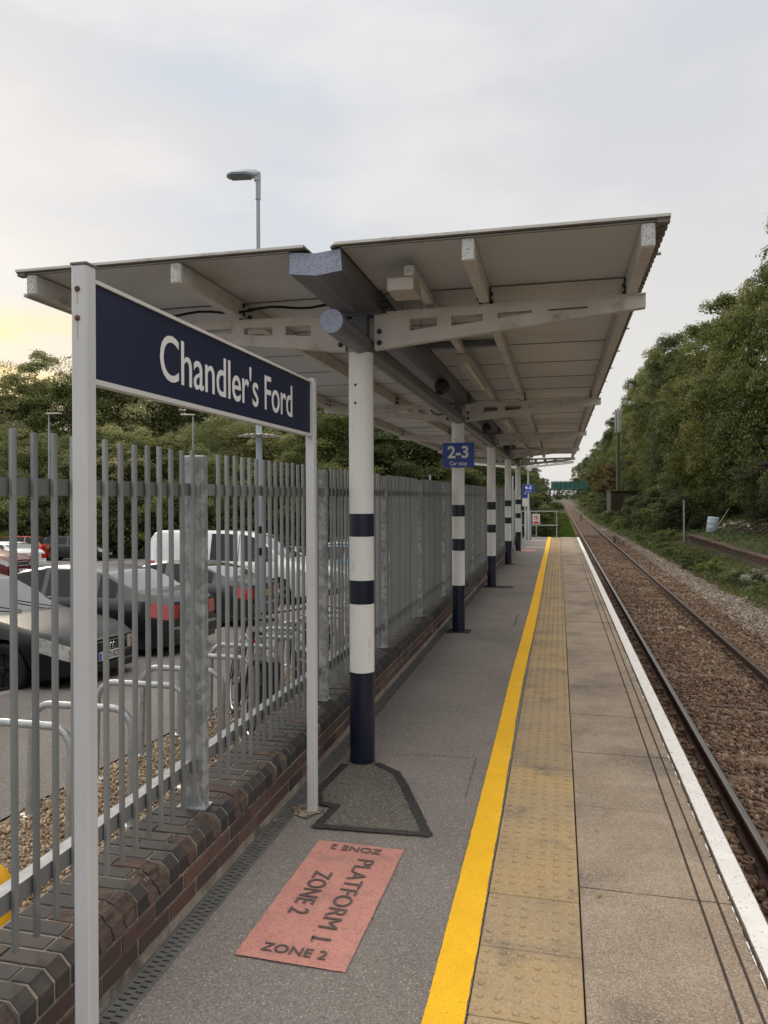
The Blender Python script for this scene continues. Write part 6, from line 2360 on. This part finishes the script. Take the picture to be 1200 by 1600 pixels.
    rb.lathe([(rr_ * 0.66, 0.0), (rr_ * 0.66, 0.085), (rr_ * 0.61, 0.088), (rr_ * 0.58, 0.03)], 28)
    for q in range(5):
        a = q * 2 * math.pi / 5
        M1 = Matrix.Rotation(a, 4, 'Z')
        for da in (-0.16, 0.16):
            M2 = M1 @ Matrix.Rotation(da, 4, 'Z')
            rb.add([M2 @ Vector(p) for p in ((0.03, -0.018, 0.07), (0.03, 0.018, 0.07), (rr_ * 0.64, 0.014, 0.088), (rr_ * 0.64, -0.014, 0.088), (0.03, -0.022, 0.04), (0.03, 0.022, 0.04), (rr_ * 0.64, 0.018, 0.06), (rr_ * 0.64, -0.018, 0.06))],
                   [(0, 3, 2, 1), (4, 5, 6, 7), (0, 1, 5, 4), (1, 2, 6, 5), (2, 3, 7, 6), (3, 0, 4, 7)])
    rb.lathe([(0.045, 0.03), (0.045, 0.085), (0.02, 0.095)], 14)
    rm_ = rb.mesh('rim', rim_m, 40)
    for wx in c['wh']:
        for s_ in (1, -1):
            w0 = empty('wheel')
            w0.parent = t
            w0.matrix_basis = Matrix.Translation((wx, s_ * (W - 0.115), rr_)) @ Matrix.Rotation(-R(90) * s_, 4, 'X')
            link('tyre', tm_, w0)
            link('rim', rm_, w0)
    # mirrors, door seams, handles, bumper strip
    for s_ in (1, -1):
        b = MB()
        xm = c['ws'][0] + 0.30
        b.cbox(xm, xm + 0.12, min(s_ * (W - 0.02), s_ * (W + 0.17)), max(s_ * (W - 0.02), s_ * (W + 0.17)), sinterp(c['B'], xm) + 0.02, sinterp(c['B'], xm) + 0.15, 0.02)
        b.build('wing_mirror', body_m if kind != 'van' else trim_black, t)
    b = MB()
    for s_ in (1, -1):
        for a in [c['sg'][0] + 0.02] + [p[0] + 0.03 for p in c['pil'][:2]]:
            ya = s_ * (hw(a) * 0.998)
            b.box(a - 0.004, a + 0.004, min(ya, ya + s_ * 0.004), max(ya, ya + s_ * 0.004), 0.28, sinterp(c['B'], a) - 0.16)
    b.build('door_seam', black, t)['kind'] = 'stuff'
    for s_ in (1, -1):
        for a in [p[0] - 0.16 for p in c['pil'][:2]]:
            b = MB()
            yy = s_ * (hw(a) * 0.985)
            b.cbox(a - 0.09, a + 0.05, min(yy, yy + s_ * 0.03), max(yy, yy + s_ * 0.03), sinterp(c['B'], a) - 0.115, sinterp(c['B'], a) - 0.085, 0.006)
            b.build('door_handle', body_m, t)
    # grille, plates, bumper line
    xf = -0.052
    zh = sinterp(c['B'], 0.05)
    b = MB()
    b.cbox(xf - 0.012, xf + 0.03, -0.36, 0.36, zh - 0.17, zh - 0.03, 0.01)
    gr = b.build('grille', trim_black, t)
    b = MB()
    b.tube([(xf - 0.014, -0.37, zh - 0.175), (xf - 0.014, 0.37, zh - 0.175), (xf - 0.014, 0.34, zh - 0.02), (xf - 0.014, -0.34, zh - 0.02)], 0.008, 6, closed=True)
    if kind == 'van' or not rings:
        for q in range(3):
            b.box(xf - 0.016, xf - 0.011, -0.34, 0.34, zh - 0.145 + q * 0.04, zh - 0.138 + q * 0.04)
    b.build('grille_surround', chrome, gr)
    if rings:
        b = MB()
        for q in range(4):
            cy_ = -0.094 + q * 0.062
            b.tube([(xf - 0.018, cy_ + 0.040 * math.cos(a), zh - 0.095 + 0.040 * math.sin(a)) for a in [i * 2 * math.pi / 18 for i in range(18)]], 0.006, 5, closed=True)
        b.build('badge_rings', chrome, gr)
    b = MB()
    b.cbox(xf - 0.035, xf + 0.04, -0.62, 0.62, 0.22, 0.33, 0.02)
    b.build('lower_intake', trim_black, t)
    for s_ in (1, -1):
        b = MB()
        b.lathe([(0.055, 0), (0.055, 0.02), (0.045, 0.03)], 16, Matrix.Translation((0.0, s_ * 0.60, 0.33)) @ Matrix.Rotation(R(-90), 4, 'Y'))
        b.build('fog_light', headlamp, t)
    if indic:
        for s_ in (1, -1):
            b = MB()
            b.cbox(-0.03, 0.07, min(s_ * 0.58, s_ * 0.70), max(s_ * 0.58, s_ * 0.70), zh - 0.16, zh - 0.04, 0.01)
            b.build('indicator', indicator, t)

    def mkplate(x_, sgn, txt, m_, z_):
        b = MB()
        b.cbox(min(x_, x_ + sgn * 0.012), max(x_, x_ + sgn * 0.012), -0.26, 0.26, z_ - 0.056, z_ + 0.056, 0.003)
        pl_ = b.build('number_plate', m_, t)
        yb = 0.26 if sgn < 0 else -0.26
        b = MB()
        b.box(x_ + sgn * 0.0125 - .0006, x_ + sgn * 0.0125 + .0006, min(yb, yb - (0.045 if yb > 0 else -0.045)), max(yb, yb - (0.045 if yb > 0 else -0.045)), z_ - 0.05, z_ + 0.05)
        b.build('blue_band', plate_blue, pl_)
        # text reads correctly from outside
        if sgn < 0:
            Mt = Matrix(((0, 0, -1, x_ - 0.0128), (-1, 0, 0, -0.01), (0, 1, 0, z_), (0, 0, 0, 1)))
        else:
            Mt = Matrix(((0, 0, 1, x_ + 0.0128), (1, 0, 0, 0.01), (0, 1, 0, z_), (0, 0, 0, 1)))
        text('lettering', txt, 0.105, letter_dark, pl_, Mt, 0.0004, bold=0.003, sx=0.82)
    if plate:
        mkplate(xf - 0.035, -1, plate, plate_w, 0.42)
    if plate_rear:
        mkplate(L + 0.05, 1, plate_rear, plate_y, 0.72 if kind in ('saloon', 'coupe') else 0.80)
    b = MB()
    b.cbox(L - 0.02, L + 0.085, -0.80 * W, 0.80 * W, 0.33, 0.54, 0.03)
    b.build('rear_bumper', body_m, t)
    b = MB()
    b.box(L + 0.0855, L + 0.089, -0.72 * W, 0.72 * W, 0.505, 0.518)
    b.build('bumper_trim', chrome, t)
    if badge:
        b = MB()
        pts = [(L + 0.056, 0.042 * math.cos(a), 0.86 + 0.042 * math.sin(a)) for a in [i * 2 * math.pi / 18 for i in range(18)]]
        b.tube(pts, 0.006, 5, closed=True)
        for a in (math.pi / 2, math.pi / 2 + 2.094, math.pi / 2 + 4.189):
            b.tube([(L + 0.056, 0, 0.86), (L + 0.056, 0.042 * math.cos(a), 0.86 + 0.042 * math.sin(a))], 0.004, 5)
        b.build('round_badge', chrome, t)
    b = MB()
    for s_ in (0.1, -0.5):
        p0 = (c['ws'][0] - 0.02, s_, sinterp(c['T'], c['ws'][0]) + 0.012)
        p1 = (c['ws'][0] + 0.18, s_ + 0.45, sinterp(c['T'], c['ws'][0] + 0.18) + 0.030)
        b.tube([p0, p1], 0.008, 5)
    b.build('wiper', trim_black, t)
    return t


def park(xfront, y, facing, z_off=0.0, L=4.5, skew=0.0):
    """facing +1: nose points to the railway (+x); -1: tail towards the railway. xfront = x of the end nearest the railway"""
    gm = Matrix.Translation((0, y, G(y) - 0.10 + z_off)) @ Matrix.Rotation(math.atan(-0.045), 4, 'X')
    if facing > 0:
        return gm @ Matrix.Translation((xfront, 0, 0)) @ Matrix.Rotation(math.pi + skew, 4, 'Z')
    return gm @ Matrix.Translation((xfront - L, 0, 0)) @ Matrix.Rotation(skew, 4, 'Z')


make_car('suv', car_black, 'dark car at the left edge, only its red tail light in view', park(-5.55, 5.45, -1, L=4.55), plate_rear='RV07 KLN')
make_car('audi', car_grey, 'grey black saloon facing the fence with four linked rings on its grille', park(-5.70, 8.38, 1), plate='V75 ECF', rings=True, indic=True, rim_m=alloy_dark)
make_car('saloon', car_black, 'black saloon parked tail first with large red tail lamps and yellow plate', park(-5.72, 10.75, -1, L=4.80), plate_rear='V20 APC', badge=True)
make_car('coupe', car_char, 'charcoal coupe parked tail first beyond the black saloon, beside the lamp post', park(-5.95, 14.2, -1, L=4.60), plate_rear='KP12 VRT', rim_m=alloy)
make_car('van', car_white, 'white panel van with dark cab windows facing the fence', park(-6.45, 19.5, 1), cat='van', name='parked_van', plate='HN63 LDE', darktrim=False)
make_car('hatch', car_silver, 'silver hatchback facing the fence just beyond the white van', park(-6.3, 22.4, 1), plate='GK09 FUT')
make_car('hatch', car_blue, 'light blue hatchback parked tail first near the middle of the fence', park(-6.2, 25.2, -1, L=4.05), plate_rear='WF11 OTA')
make_car('hatch', car_white, 'white hatchback glimpsed through the fence, furthest along the near row', park(-6.2, 30.5, 1), plate='YD58 HUC')


def park2(px_, t_d, heading):
    x, y = pix(px_, t_d)
    return Matrix.Translation((x, y, G(y) - 0.10)) @ Matrix.Rotation(math.atan(-0.045), 4, 'X') @ Matrix.Rotation(heading, 4, 'Z')


make_car('hatch', car_red, 'bright red hatchback in the far row at the left, above the white car', park2(20, 44, R(12)) @ Matrix.Translation((-2.0, 0, 0)), plate_rear='LB14 XWP')
make_car('coupe', car_white, 'white coupe with yellow rear plate in the far row at the left edge', park2(15, 33, R(-14)) @ Matrix.Translation((-3.2, 0, 0)), plate_rear='HJ66 SOM')
make_car('suv', car_maroon, 'dark maroon car facing right at the left edge behind the grey saloon', park2(8, 27.5, R(186)) @ Matrix.Translation((-0.6, 0, 0)), plate='FY05 TGE')
make_car('hatch', car_black, 'black hatchback in the far row in front of the hedge, behind the sign post', park2(118, 45, R(195)) @ Matrix.Translation((-2.0, 0, 0)), plate='EO13 NCK')
